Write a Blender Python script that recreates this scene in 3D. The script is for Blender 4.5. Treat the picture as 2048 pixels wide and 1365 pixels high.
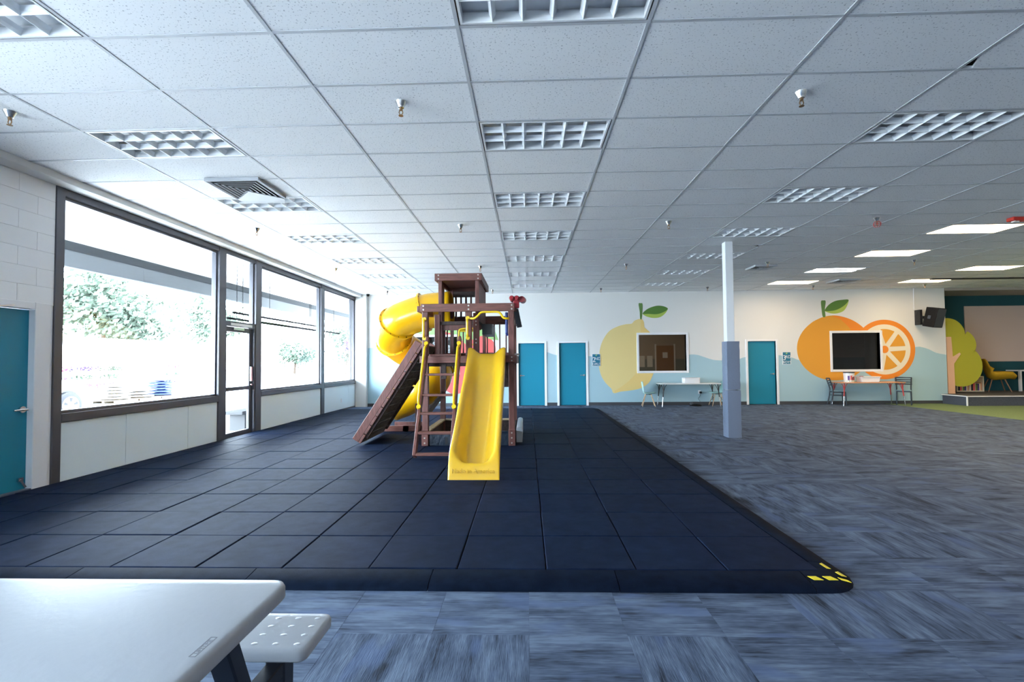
import bpy, bmesh, math, random
from mathutils import Vector, Matrix
random.seed(7)
for o in list(bpy.data.objects): bpy.data.objects.remove(o)
SC = bpy.context.scene
COL = SC.collection
PI = math.pi

# ------------------------------------------------------------------ camera
CAMZ = 1.41
yaw, pitch, roll = -0.0306, 0.0305, -0.0081
cy, sy, cp, sp = math.cos(yaw), math.sin(yaw), math.cos(pitch), math.sin(pitch)
fwd = Vector((sy*cp, cy*cp, sp)); rt = Vector((cy, -sy, 0)); up = rt.cross(fwd)
c_, s_ = math.cos(roll), math.sin(roll)
rt2 = rt*c_ + up*s_; up2 = up*c_ - rt*s_
cam = bpy.data.cameras.new('camera'); camo = bpy.data.objects.new('camera', cam); COL.objects.link(camo)
cam.sensor_width = 36; cam.lens = 958.96/2048*36; cam.shift_y = 11.1/2048; cam.clip_end = 400; cam.clip_start = 0.05
camo.matrix_world = Matrix(((rt2.x, up2.x, -fwd.x, 0), (rt2.y, up2.y, -fwd.y, 0), (rt2.z, up2.z, -fwd.z, CAMZ), (0, 0, 0, 1)))
SC.camera = camo

# ------------------------------------------------------------------ world, sun, window portals, exposure
SKY = 25.0; SUN = 24.0
w = bpy.data.worlds.new('world'); SC.world = w; w.use_nodes = True
bg = w.node_tree.nodes['Background']; bg.inputs[0].default_value = (0.78, 0.90, 1.08, 1); bg.inputs[1].default_value = SKY
sl = bpy.data.lights.new('sun', 'SUN'); sl.energy = SUN; sl.angle = 0.01; sl.color = (0.97, 0.97, 1.0)
so = bpy.data.objects.new('sun', sl); COL.objects.link(so); so.rotation_euler = (math.radians(-28), math.radians(-24), 0)
def portal(x, y0, y1, z0, z1):
    l = bpy.data.lights.new('window_portal', 'AREA'); l.shape = 'RECTANGLE'; l.size = z1-z0; l.size_y = y1-y0; l.cycles.is_portal = True
    o = bpy.data.objects.new('window_portal', l); COL.objects.link(o); o.location = (x, (y0+y1)/2, (z0+z1)/2); o.rotation_euler = (0, -PI/2, 0)
portal(-5.62, 5.42, 15.05, 0.05, 3.44)
portal(-5.62, -4.5, 3.2, 0.8, 3.44)  # portal for the added, unseen window
LAMP = 9.5
vs = SC.view_settings; vs.view_transform = 'Standard'; vs.look = 'None'; vs.gamma = 1; vs.use_curve_mapping = False; vs.exposure = 1.06

# ------------------------------------------------------------------ materials
def mat(name, col, rough=0.6, metal=0.0, spec=0.5, noise=None, bump=None, coat=0.0, emit=None):
    m = bpy.data.materials.new(name); m.use_nodes = True
    nt = m.node_tree; b = nt.nodes['Principled BSDF']
    b.inputs['Base Color'].default_value = (*col, 1); b.inputs['Roughness'].default_value = rough
    b.inputs['Metallic'].default_value = metal; b.inputs['Specular IOR Level'].default_value = spec
    if coat: b.inputs['Coat Weight'].default_value = coat; b.inputs['Coat Roughness'].default_value = 0.08
    tc = None
    if noise or bump:
        tc = nt.nodes.new('ShaderNodeNewGeometry')
    if noise:                      # (scale xyz, amount)
        mp = nt.nodes.new('ShaderNodeMapping'); mp.inputs['Scale'].default_value = noise[0]
        n = nt.nodes.new('ShaderNodeTexNoise'); n.inputs['Scale'].default_value = 1; n.inputs['Detail'].default_value = 4
        r = nt.nodes.new('ShaderNodeValToRGB'); a = noise[1]
        r.color_ramp.elements[0].position = 0.3; r.color_ramp.elements[1].position = 0.7
        r.color_ramp.elements[0].color = (*[c*(1-a) for c in col], 1); r.color_ramp.elements[1].color = (*[min(1, c*(1+a)) for c in col], 1)
        L = nt.links.new
        L(tc.outputs['Position'], mp.inputs[0]); L(mp.outputs[0], n.inputs[0]); L(n.outputs[0], r.inputs[0]); L(r.outputs[0], b.inputs['Base Color'])
    if bump:                       # (scale, strength, distance)
        n = nt.nodes.new('ShaderNodeTexNoise'); n.inputs['Scale'].default_value = bump[0]; n.inputs['Detail'].default_value = 3
        bp = nt.nodes.new('ShaderNodeBump'); bp.inputs['Strength'].default_value = bump[1]; bp.inputs['Distance'].default_value = bump[2]
        nt.links.new(tc.outputs['Position'], n.inputs[0]); nt.links.new(n.outputs[0], bp.inputs['Height']); nt.links.new(bp.outputs[0], b.inputs['Normal'])
    if emit:
        b.inputs['Emission Color'].default_value = (*emit[0], 1); b.inputs['Emission Strength'].default_value = emit[1]
    return m
def glassy(name, tint, lo=0.03, hi=0.5):
    m = bpy.data.materials.new(name); m.use_nodes = True; nt = m.node_tree; nt.nodes.clear()
    out = nt.nodes.new('ShaderNodeOutputMaterial'); mx = nt.nodes.new('ShaderNodeMixShader')
    t = nt.nodes.new('ShaderNodeBsdfTransparent'); t.inputs[0].default_value = (*tint, 1)
    g = nt.nodes.new('ShaderNodeBsdfGlossy'); g.inputs['Roughness'].default_value = 0.01
    f = nt.nodes.new('ShaderNodeFresnel'); f.inputs[0].default_value = 1.45
    L = nt.links.new
    ge = nt.nodes.new('ShaderNodeNewGeometry'); mu = nt.nodes.new('ShaderNodeMath'); mu.operation = 'MULTIPLY'; inv = nt.nodes.new('ShaderNodeMath'); inv.operation = 'SUBTRACT'; inv.inputs[0].default_value = 1
    L(ge.outputs['Backfacing'], inv.inputs[1]); L(inv.outputs[0], mu.inputs[0]); L(f.outputs[0], mu.inputs[1])      # reflect on the outer faces only
    L(mu.outputs[0], mx.inputs[0]); L(t.outputs[0], mx.inputs[1]); L(g.outputs[0], mx.inputs[2]); L(mx.outputs[0], out.inputs[0])
    return m

M = {}
M['wall'] = mat('white wall paint', (0.74, 0.735, 0.715), 0.75, bump=(60, 0.05, 0.002))
M['block'] = mat('white painted block', (0.86, 0.86, 0.87), 0.6, bump=(90, 0.12, 0.003))
M['wave'] = mat('pale blue wall paint', (0.36, 0.53, 0.60), 0.75)
M['trim'] = mat('white gloss trim', (0.80, 0.80, 0.82), 0.4)
M['teal'] = mat('teal door paint', (0.004, 0.22, 0.335), 0.45)
M['tealdark'] = mat('dark teal wall paint', (0.008, 0.075, 0.095), 0.8)
M['beige'] = mat('beige projection panel', (0.62, 0.48, 0.42), 0.8)
M['soffit'] = mat('brown grey soffit paint', (0.42, 0.36, 0.32), 0.8)
M['base'] = mat('charcoal vinyl base', (0.055, 0.06, 0.07), 0.5)
M['bronze'] = mat('dark bronze aluminium', (0.10, 0.10, 0.115), 0.42, metal=0.4)
M['panel'] = mat('pale blue grey panel', (0.78, 0.89, 0.95), 0.55)
M['glass'] = glassy('clear window glass', (0.94, 0.97, 0.96))
M['glassdark'] = glassy('tinted interior glass', (0.62, 0.61, 0.58))
M['chrome'] = mat('brushed steel', (0.72, 0.72, 0.72), 0.22, metal=1)
M['brass'] = mat('bronze sprinkler metal', (0.35, 0.22, 0.12), 0.35, metal=1)
M['grid'] = mat('white ceiling grid', (0.50, 0.52, 0.55), 0.5)
M['plenum'] = mat('dark plenum', (0.02, 0.02, 0.02), 0.9)
M['lampwhite'] = mat('white lamp housing', (0.78, 0.80, 0.82), 0.35)
M['louver'] = mat('silver parabolic louvre', (0.86, 0.89, 0.92), 0.35, metal=0.0)
M['black'] = mat('black metal', (0.012, 0.013, 0.016), 0.4)
M['blackplastic'] = mat('black plastic', (0.007, 0.007, 0.008), 0.7, spec=0.2, bump=(300, 0.1, 0.001))
M['rubber'] = mat('black rubber', (0.0085, 0.0148, 0.034), 0.6, spec=0.5, noise=((9, 9, 9), 0.25), bump=(240, 0.5, 0.004))
M['ramp'] = mat('black rubber edging', (0.0055, 0.0095, 0.020), 0.65, noise=((14, 14, 14), 0.25), bump=(240, 0.4, 0.003))
M['tape'] = mat('yellow hazard tape', (0.78, 0.62, 0.02), 0.45)
M['wood'] = mat('red brown stained wood', (0.15, 0.052, 0.040), 0.5, noise=((40, 40, 6), 0.35))
M['woodx'] = mat('red brown stained boards', (0.165, 0.058, 0.043), 0.5, noise=((5, 45, 45), 0.35))
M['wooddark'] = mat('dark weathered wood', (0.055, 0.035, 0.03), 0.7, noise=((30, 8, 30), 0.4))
M['plankunder'] = mat('grey weathered planks', (0.12, 0.11, 0.10), 0.85, noise=((25, 6, 25), 0.45))
M['woodworn'] = mat('worn yellowish wood', (0.50, 0.40, 0.24), 0.7, noise=((12, 12, 12), 0.3))
M['yellow'] = mat('yellow moulded plastic', (0.84, 0.45, 0.004), 0.28, coat=0.3)
M['slide'] = mat('glossy yellow slide plastic', (0.76, 0.44, 0.014), 0.26, coat=0.35)
M['yellowgrip'] = mat('yellow grip plastic', (0.85, 0.55, 0.01), 0.35)
M['red'] = mat('dark red plastic', (0.33, 0.012, 0.022), 0.35)
M['blue'] = mat('blue plastic', (0.012, 0.035, 0.20), 0.35)
M['greyplastic'] = mat('dark grey plastic', (0.06, 0.07, 0.085), 0.5)
M['navyvinyl'] = mat('dark navy vinyl', (0.008, 0.018, 0.035), 0.4, spec=0.3, bump=(22, 0.5, 0.02))
M['greyvinyl'] = mat('blue grey vinyl', (0.16, 0.195, 0.27), 0.35, bump=(26, 0.45, 0.015))
M['lightvinyl'] = mat('pale grey vinyl', (0.42, 0.47, 0.52), 0.35)
M['bolt'] = mat('galvanised bolt', (0.55, 0.5, 0.45), 0.4, metal=1)
M['colpaint'] = mat('white column paint', (0.78, 0.80, 0.82), 0.5)
M['tabletop'] = mat('white granite plastic', (0.35, 0.373, 0.405), 0.36, bump=(38, 0.22, 0.004))
M['tableleg'] = mat('dark navy powder coat', (0.008, 0.012, 0.022), 0.4)
M['mark'] = mat('grey embossing', (0.16, 0.17, 0.19), 0.6)
M['lemon'] = mat('lemon mural yellow', (0.76, 0.60, 0.26), 0.75)
M['lemonshade'] = mat('lemon mural ochre', (0.77, 0.56, 0.21), 0.75)
M['leafdark'] = mat('mural dark green', (0.085, 0.20, 0.035), 0.75)
M['leaflight'] = mat('mural lime green', (0.38, 0.50, 0.09), 0.75)
M['stem'] = mat('mural stem green', (0.11, 0.22, 0.06), 0.75)
M['orange'] = mat('mural orange', (0.72, 0.32, 0.03), 0.75)
M['orangedeep'] = mat('mural deep orange', (0.80, 0.24, 0.02), 0.75)
M['cream'] = mat('mural cream', (0.80, 0.72, 0.56), 0.75)
M['berry'] = mat('mural coral red', (0.75, 0.12, 0.11), 0.75)
M['berryleaf'] = mat('mural soft green', (0.30, 0.50, 0.18), 0.75)
M['signblue'] = mat('sign blue', (0.012, 0.16, 0.26), 0.5)
M['signwhite'] = mat('sign white', (0.80, 0.80, 0.80), 0.5)
M['green'] = mat('green carpet', (0.15, 0.215, 0.085), 0.95, noise=((60, 60, 60), 0.2))
M['stagecarpet'] = mat('grey brown carpet', (0.085, 0.075, 0.07), 0.95, noise=((40, 40, 40), 0.25))
M['stageface'] = mat('dark blue grey carpet facing', (0.06, 0.07, 0.095), 0.95, noise=((40, 40, 120), 0.3))
M['lime'] = mat('lime painted plywood', (0.40, 0.38, 0.025), 0.7)
M['peach'] = mat('peach painted plywood', (0.70, 0.42, 0.27), 0.7)
M['mustard'] = mat('mustard fabric', (0.50, 0.28, 0.005), 0.85, noise=((80, 80, 80), 0.15))
M['oak'] = mat('light oak', (0.52, 0.36, 0.22), 0.55, noise=((30, 30, 5), 0.2))
M['darkoak'] = mat('brown wooden leg', (0.20, 0.10, 0.05), 0.5)
M['mint'] = mat('mint plastic', (0.34, 0.56, 0.54), 0.4)
M['paleblueseat'] = mat('pale blue wooden seat', (0.22, 0.38, 0.47), 0.45)
M['slate'] = mat('dark slate metal', (0.016, 0.027, 0.042), 0.4)
M['whitetop'] = mat('white laminate', (0.72, 0.72, 0.72), 0.3)
M['redtop'] = mat('orange laminate', (0.62, 0.30, 0.16), 0.4)
M['redlegs'] = mat('red enamel', (0.42, 0.03, 0.03), 0.35)
M['whiteplastic'] = mat('white plastic', (0.80, 0.80, 0.82), 0.35)
M['cloth'] = mat('patterned cloth', (0.50, 0.55, 0.52), 0.9)
M['browndoor'] = mat('brown wooden door', (0.30, 0.15, 0.05), 0.5)
M['darkroom'] = mat('dim room paint', (0.42, 0.36, 0.30), 0.9)
M['darkroomlow'] = mat('dim room lower paint', (0.22, 0.25, 0.24), 0.9)
M['concrete'] = mat('worn asphalt and concrete', (0.27, 0.27, 0.268), 0.9, noise=((2, 2, 2), 0.06))
M['stucco'] = mat('white stucco', (0.80, 0.80, 0.80), 0.9)
M['fascia'] = mat('grey fascia', (0.17, 0.18, 0.19), 0.8)
M['fasciadark'] = mat('dark gutter', (0.055, 0.06, 0.065), 0.9)
M['rod'] = mat('dark rod', (0.006, 0.006, 0.007), 0.5)
M['carwhite'] = mat('white car paint', (0.80, 0.80, 0.80), 0.25)
M['tyre'] = mat('tyre rubber', (0.03, 0.03, 0.035), 0.8)
M['alloy'] = mat('alloy wheel', (0.6, 0.6, 0.62), 0.3, metal=0.8)
M['leaf'] = mat('tree foliage', (0.075, 0.095, 0.072), 1.0, noise=((1.2, 1.2, 1.2), 0.5))
M['bark'] = mat('bark', (0.06, 0.045, 0.035), 0.9)
M['pink'] = mat('magenta petals', (0.45, 0.03, 0.14), 0.7, noise=((9, 9, 9), 0.5))
M['violet'] = mat('violet petals', (0.10, 0.05, 0.22), 0.7, noise=((9, 9, 9), 0.5))
M['mixgreen'] = mat('leafy seedlings', (0.05, 0.10, 0.06), 0.7, noise=((9, 9, 9), 0.6))
M['canvas'] = mat('white tent canvas', (0.80, 0.80, 0.80), 0.8)
M['bag'] = mat('pale soil bag', (0.42, 0.40, 0.38), 0.6)
M['bagblue'] = mat('blue soil bag', (0.04, 0.07, 0.25), 0.6)
M['pallet'] = mat('pallet wood', (0.16, 0.13, 0.10), 0.8)
M['stone'] = mat('stone bench', (0.10, 0.10, 0.10), 0.9)
M['firered'] = mat('fire alarm red', (0.55, 0.03, 0.02), 0.35)
M['deflect'] = mat('frosted deflector', (0.52, 0.54, 0.56), 0.5)
M['cool'] = mat('cool lamp', (0.9, 0.9, 0.9), 0.5, emit=((0.95, 0.98, 1.0), LAMP*0.5))

def lampmat(name, col, strength):       # prismatic lens: emission with a fine prism pattern
    m = bpy.data.materials.new(name); m.use_nodes = True; nt = m.node_tree; b = nt.nodes['Principled BSDF']
    g = nt.nodes.new('ShaderNodeNewGeometry'); n = nt.nodes.new('ShaderNodeTexNoise'); n.inputs['Scale'].default_value = 14
    mr = nt.nodes.new('ShaderNodeMapRange'); mr.inputs[3].default_value = strength*0.7; mr.inputs[4].default_value = strength*1.3
    nt.links.new(g.outputs['Position'], n.inputs[0]); nt.links.new(n.outputs[0], mr.inputs[0]); nt.links.new(mr.outputs[0], b.inputs['Emission Strength'])
    b.inputs['Emission Color'].default_value = (*col, 1); b.inputs['Base Color'].default_value = (0.8, 0.8, 0.8, 1)
    return m
M['lens'] = lampmat('lit prismatic lens', (1.0, 0.74, 0.44), LAMP)

for k_ in ('rubber', 'ramp'): M[k_].node_tree.nodes['Principled BSDF'].inputs['Specular Tint'].default_value = (0.36, 0.58, 1.0, 1); M[k_].node_tree.nodes['Principled BSDF'].inputs['IOR'].default_value = 1.10  # blue tint puts the bluish window sheen into the rubber's colour
for k_ in ('leaf', 'rod', 'fascia', 'fasciadark', 'stone', 'bark'): M[k_].node_tree.nodes['Principled BSDF'].inputs['Specular IOR Level'].default_value = 0.0
def carpet_mat():
    m = bpy.data.materials.new('blue grey carpet tile'); m.use_nodes = True; nt = m.node_tree; b = nt.nodes['Principled BSDF']
    N = nt.nodes.new; L = nt.links.new
    b.inputs['Roughness'].default_value = 0.9; b.inputs['Specular IOR Level'].default_value = 0.25
    g = N('ShaderNodeNewGeometry'); s = N('ShaderNodeSeparateXYZ'); L(g.outputs['Position'], s.inputs[0])
    def mth(op, a, bb=None):
        n = N('ShaderNodeMath'); n.operation = op
        for i, v in enumerate((a, bb)):
            if v is None: continue
            if isinstance(v, (int, float)): n.inputs[i].default_value = v
            else: L(v, n.inputs[i])
        return n.outputs[0]
    ix = mth('FLOOR', mth('DIVIDE', s.outputs[0], 0.5)); iy = mth('FLOOR', mth('DIVIDE', s.outputs[1], 0.5))
    cc = N('ShaderNodeCombineXYZ'); L(ix, cc.inputs[0]); L(iy, cc.inputs[1])
    wn = N('ShaderNodeTexWhiteNoise'); wn.noise_dimensions = '3D'; L(cc.outputs[0], wn.inputs['Vector'])
    o = mth('GREATER_THAN', wn.outputs['Value'], 0.42)
    def mix(a, c, f):
        n = N('ShaderNodeMix'); n.data_type = 'FLOAT'; L(f, n.inputs[0]); L(a, n.inputs[2]); L(c, n.inputs[3]); return n.outputs[0]
    u = mix(s.outputs[0], s.outputs[1], o); v = mix(s.outputs[1], s.outputs[0], o)
    off = mth('MULTIPLY', wn.outputs['Value'], 37.0)
    def noise(su, sv, det, rough=0.5):
        c = N('ShaderNodeCombineXYZ'); L(mth('ADD', mth('MULTIPLY', u, su), off), c.inputs[0]); L(mth('MULTIPLY', v, sv), c.inputs[1]); L(off, c.inputs[2])
        n = N('ShaderNodeTexNoise'); n.inputs['Scale'].default_value = 1; n.inputs['Detail'].default_value = det; n.inputs['Roughness'].default_value = rough
        L(c.outputs[0], n.inputs[0]); return n.outputs[0]
    broad = noise(8, 2.1, 4, 0.65); fine = noise(60, 3.0, 2); rib = noise(230, 14, 1); hue = noise(6, 2.0, 2)
    val = mth('ADD', mth('ADD', mth('MULTIPLY', broad, 0.58), mth('MULTIPLY', fine, 0.26)), mth('MULTIPLY', rib, 0.16))
    r = N('ShaderNodeValToRGB'); e = r.color_ramp.elements
    e[0].position = 0.37; e[0].color = (0.016, 0.024, 0.040, 1); e[1].position = 0.61; e[1].color = (0.130, 0.172, 0.245, 1)
    k = e.new(0.46); k.color = (0.056, 0.079, 0.126, 1); k = e.new(0.53); k.color = (0.085, 0.117, 0.177, 1)
    L(val, r.inputs[0])
    hm = N('ShaderNodeMapRange'); hm.inputs[1].default_value = 0.58; hm.inputs[2].default_value = 0.68; hm.inputs[4].default_value = 0.6; L(hue, hm.inputs[0])
    mc = N('ShaderNodeMix'); mc.data_type = 'RGBA'; L(hm.outputs[0], mc.inputs[0]); L(r.outputs[0], mc.inputs[6]); mc.inputs[7].default_value = (0.085, 0.125, 0.23, 1)
    L(mc.outputs[2], b.inputs['Base Color'])
    bp = N('ShaderNodeBump'); bp.inputs['Strength'].default_value = 0.5; bp.inputs['Distance'].default_value = 0.004; L(rib, bp.inputs['Height']); L(bp.outputs[0], b.inputs['Normal'])
    return m
M['carpet'] = carpet_mat()
def tile_mat():
    m = bpy.data.materials.new('fissured ceiling tile'); m.use_nodes = True; nt = m.node_tree; b = nt.nodes['Principled BSDF']
    N = nt.nodes.new; L = nt.links.new
    b.inputs['Roughness'].default_value = 0.85; b.inputs['Specular IOR Level'].default_value = 0.2
    g = N('ShaderNodeNewGeometry'); v = N('ShaderNodeTexNoise'); v.inputs['Scale'].default_value = 75; v.inputs['Detail'].default_value = 1.5
    r = N('ShaderNodeValToRGB'); e = r.color_ramp.elements
    e[0].position = 0.305; e[0].color = (0.46, 0.48, 0.51, 1); e[1].position = 0.37; e[1].color = (0.87, 0.885, 0.90, 1)
    L(g.outputs['Position'], v.inputs[0]); L(v.outputs[0], r.inputs[0]); L(r.outputs[0], b.inputs['Base Color'])
    n2 = N('ShaderNodeTexNoise'); n2.inputs['Scale'].default_value = 160
    bp = N('ShaderNodeBump'); bp.inputs['Strength'].default_value = 0.25; bp.inputs['Distance'].default_value = 0.002
    L(g.outputs['Position'], n2.inputs[0]); L(n2.outputs[0], bp.inputs['Height']); L(bp.outputs[0], b.inputs['Normal'])
    return m
M['tile'] = tile_mat()
def cloth_mat():
    nt = M['cloth'].node_tree; b = nt.nodes['Principled BSDF']; g = nt.nodes.new('ShaderNodeNewGeometry')
    n = nt.nodes.new('ShaderNodeTexNoise'); n.inputs['Scale'].default_value = 14; n.inputs['Distortion'].default_value = 2.5
    r = nt.nodes.new('ShaderNodeValToRGB'); r.color_ramp.interpolation = 'CONSTANT'; e = r.color_ramp.elements
    e[0].color = (0.05, 0.25, 0.30, 1); e[1].position = 0.44; e[1].color = (0.62, 0.62, 0.55, 1)
    for p_, c in ((0.52, (0.10, 0.14, 0.30)), (0.56, (0.62, 0.62, 0.56)), (0.63, (0.35, 0.42, 0.12))):
        k = e.new(p_); k.color = (*c, 1)
    nt.links.new(g.outputs['Position'], n.inputs[0]); nt.links.new(n.outputs[0], r.inputs[0]); nt.links.new(r.outputs[0], b.inputs['Base Color'])
cloth_mat()

# ------------------------------------------------------------------ mesh helpers
WL = {}                                   # world location of every empty / object used as a parent
class MB:
    def __init__(s): s.v = []; s.f = []
    def box(s, x0, x1, y0, y1, z0, z1):
        n = len(s.v)
        s.v += [(x0,y0,z0),(x1,y0,z0),(x1,y1,z0),(x0,y1,z0),(x0,y0,z1),(x1,y0,z1),(x1,y1,z1),(x0,y1,z1)]
        s.f += [tuple(n+i for i in q) for q in ((0,3,2,1),(4,5,6,7),(0,1,5,4),(1,2,6,5),(2,3,7,6),(3,0,4,7))]
        return s
    def beam(s, p, q, wd, ht, upv=(0,0,1)):      # bar of section wd x ht from p to q
        p, q = Vector(p), Vector(q); d = (q-p).normalized(); u = Vector(upv)
        sd = d.cross(u).normalized(); u = sd.cross(d).normalized(); n = len(s.v)
        for e in (p, q):
            for a, b in ((-1,-1),(1,-1),(1,1),(-1,1)): s.v.append(tuple(e+sd*a*wd/2+u*b*ht/2))
        s.f += [tuple(n+i for i in k) for k in ((0,1,2,3),(7,6,5,4),(0,4,5,1),(1,5,6,2),(2,6,7,3),(3,7,4,0))]
        return s
    def tube(s, pts, r, n=10, caps=True, closed=False, upv=None):
        pts = [Vector(p) for p in pts]; K = len(pts); rr = r if isinstance(r, (list, tuple)) else [r]*K
        base = len(s.v); prev = None
        for i, p in enumerate(pts):
            a = pts[(i-1) % K] if (closed or i) else p; b = pts[(i+1) % K] if (closed or i < K-1) else p
            d = (b-a).normalized()
            if prev is None:
                ref = Vector((0,0,1)) if abs(d.z) < 0.9 else Vector((1,0,0)); sd = d.cross(ref).normalized()
            else:
                sd = (prev - d*prev.dot(d)).normalized()
            prev = sd; u = sd.cross(d)
            for k in range(n):
                t = 2*PI*k/n; s.v.append(tuple(p+(sd*math.cos(t)+u*math.sin(t))*rr[i]))
        for i in range(K if closed else K-1):
            for k in range(n):
                a = base+i*n; b = base+((i+1) % K)*n
                s.f.append((a+k, a+(k+1) % n, b+(k+1) % n, b+k))
        if caps and not closed:
            s.f.append(tuple(base+n-1-k for k in range(n))); s.f.append(tuple(base+(K-1)*n+k for k in range(n)))
        return s
    def cyl(s, p, q, r0, r1=None, n=12): return s.tube([p, q], [r0, r0 if r1 is None else r1], n)
    def lathe(s, prof, c, n=16):                # prof: (radius, z) pairs
        base = len(s.v)
        for r, z in prof:
            for k in range(n):
                t = 2*PI*k/n; s.v.append((c[0]+r*math.cos(t), c[1]+r*math.sin(t), c[2]+z))
        for i in range(len(prof)-1):
            for k in range(n):
                a = base+i*n; b = a+n; s.f.append((a+k, a+(k+1) % n, b+(k+1) % n, b+k))
        s.f.append(tuple(base+n-1-k for k in range(n))); s.f.append(tuple(base+(len(prof)-1)*n+k for k in range(n)))
        return s
    def prism(s, pts, vec):                     # closed polygon (3d points) extruded along vec
        n = len(s.v); K = len(pts); vec = Vector(vec)
        s.v += [tuple(p) for p in pts] + [tuple(Vector(p)+vec) for p in pts]
        s.f.append(tuple(range(n, n+K))); s.f.append(tuple(n+K+K-1-i for i in range(K)))
        for i in range(K): j = (i+1) % K; s.f.append((n+j, n+i, n+K+i, n+K+j))
        return s
    def ball(s, c, r, nu=12, nv=8, sc=(1,1,1)):
        prof = []
        base = len(s.v)
        for i in range(nv+1):
            th = PI*i/nv - PI/2
            for k in range(nu):
                t = 2*PI*k/nu; s.v.append((c[0]+sc[0]*r*math.cos(th)*math.cos(t), c[1]+sc[1]*r*math.cos(th)*math.sin(t), c[2]+sc[2]*r*math.sin(th)))
        for i in range(nv):
            for k in range(nu):
                a = base+i*nu; b = a+nu; s.f.append((a+k, a+(k+1) % nu, b+(k+1) % nu, b+k))
        return s
    def grid(s, rows):                          # rows of points
        base = len(s.v); R = len(rows); Cn = len(rows[0])
        for r in rows: s.v += [tuple(p) for p in r]
        for i in range(R-1):
            for k in range(Cn-1):
                a = base+i*Cn+k; s.f.append((a, a+1, a+Cn+1, a+Cn))
        return s
    def xform(s, fn): s.v = [tuple(fn(Vector(p))) for p in s.v]; return s
    def build(s, name, m, parent=None, smooth=0, bevel=0, seg=1, kind=None, solid=0, recalc=True):
        me = bpy.data.meshes.new(name)
        off = WL.get(parent.name, Vector((0,0,0))) if parent else Vector((0,0,0))
        me.from_pydata([tuple(Vector(p)-off) for p in s.v], [], s.f)
        if recalc:
            bm = bmesh.new(); bm.from_mesh(me); bmesh.ops.recalc_face_normals(bm, faces=bm.faces); bm.to_mesh(me); bm.free()
        if smooth:
            me.polygons.foreach_set('use_smooth', [True]*len(me.polygons)); me.set_sharp_from_angle(angle=math.radians(smooth))
        me.materials.append(M[m] if isinstance(m, str) else m)
        o = bpy.data.objects.new(name, me); COL.objects.link(o)
        if parent: o.parent = parent; WL[o.name] = off
        if solid:
            md = o.modifiers.new('solid', 'SOLIDIFY'); md.thickness = solid; md.offset = 0
        if bevel:
            md = o.modifiers.new('bevel', 'BEVEL'); md.width = bevel; md.segments = seg; md.limit_method = 'ANGLE'; md.angle_limit = 0.6
        if kind: o['kind'] = kind
        return o
def tag(o, label, cat, group=None):
    o['label'] = label; o['category'] = cat
    if group: o['group'] = group
    return o
def thing(name, loc, label, cat, group=None):
    o = bpy.data.objects.new(name, None); COL.objects.link(o); o.location = loc; o.empty_display_size = 0.1
    WL[o.name] = Vector(loc); return tag(o, label, cat, group)
def copytree(o, parent=None):
    c = o.copy(); COL.objects.link(c)
    if parent: c.parent = parent
    for ch in o.children: copytree(ch, c)
    return c
def struct(o): o['kind'] = 'structure'; return o
def root(name, loc=(0,0,0)):
    o = bpy.data.objects.new(name, None); COL.objects.link(o); o.location = loc; WL[o.name] = Vector(loc); return struct(o)
def inst(src, name, loc, parent):              # another object sharing src's mesh
    o = bpy.data.objects.new(name, src.data); COL.objects.link(o); o.parent = parent; o.location = loc
    for md in src.modifiers:
        n = o.modifiers.new(md.name, md.type)
        if md.type == 'BEVEL': n.width = md.width; n.segments = md.segments; n.limit_method = 'ANGLE'; n.angle_limit = 0.6
    return o
def lab(o, text): o['label'] = text; return o
def spline(pts, n=6, closed=True):             # Catmull-Rom through 2d/3d points
    out = []; K = len(pts); pts = [Vector(p) for p in pts]
    for i in range(K if closed else K-1):
        if closed: a, b, c, d = (pts[(i+j-1) % K] for j in range(4))
        else: a, b, c, d = pts[max(i-1, 0)], pts[i], pts[i+1], pts[min(i+2, K-1)]
        for k in range(n):
            t = k/n
            out.append(0.5*((2*b)+(c-a)*t+(2*a-5*b+4*c-d)*t*t+(3*b-a-3*c+d)*t**3))
    if not closed: out.append(pts[-1])
    return out
def flat(pts2, y, thick=0.002): return MB().prism([(p[0], y, p[1]) for p in pts2], (0, -thick, 0))
def textmesh(txt, size, name, m, parent, fn, depth=0.001, align='CENTER', shear=0):   # letters as mesh; fn maps (x, y, z) of the text plane to the world
    cu = bpy.data.curves.new('letters', 'FONT'); cu.body = txt; cu.size = size; cu.extrude = depth; cu.align_x = align; cu.resolution_u = 3; cu.shear = shear
    to = bpy.data.objects.new('letters', cu); COL.objects.link(to)
    dg = bpy.context.evaluated_depsgraph_get(); me = bpy.data.meshes.new_from_object(to.evaluated_get(dg))
    bpy.data.objects.remove(to)
    off = WL.get(parent.name, Vector((0,0,0))) if parent else Vector((0,0,0))
    for v in me.vertices: v.co = Vector(fn(v.co))-off
    me.materials.clear(); me.materials.append(M[m]); me.name = name
    o = bpy.data.objects.new(name, me); COL.objects.link(o)
    if parent: o.parent = parent; WL[o.name] = off
    return o
def project(x, y, z):                          # only used to pick which tiles show largest
    q = Vector((x, y, z-CAMZ)); d = q.dot(fwd)
    if d < 0.2: return None
    return (0.5+q.dot(rt2)/d*958.96/2048, 0.5+q.dot(up2)/d*958.96/1365, d)

# ------------------------------------------------------------------ dimensions
XW = -5.42          # inner face of the window wall
YB = 15.15          # back wall
ZC = 3.56           # ceiling
XR = 20.0; YF = -5.0; YA = 16.5; XA = 12.9
GX0, GY0, TX, TY = -0.426, 3.004, 1.2192, 0.6096      # ceiling grid

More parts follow.
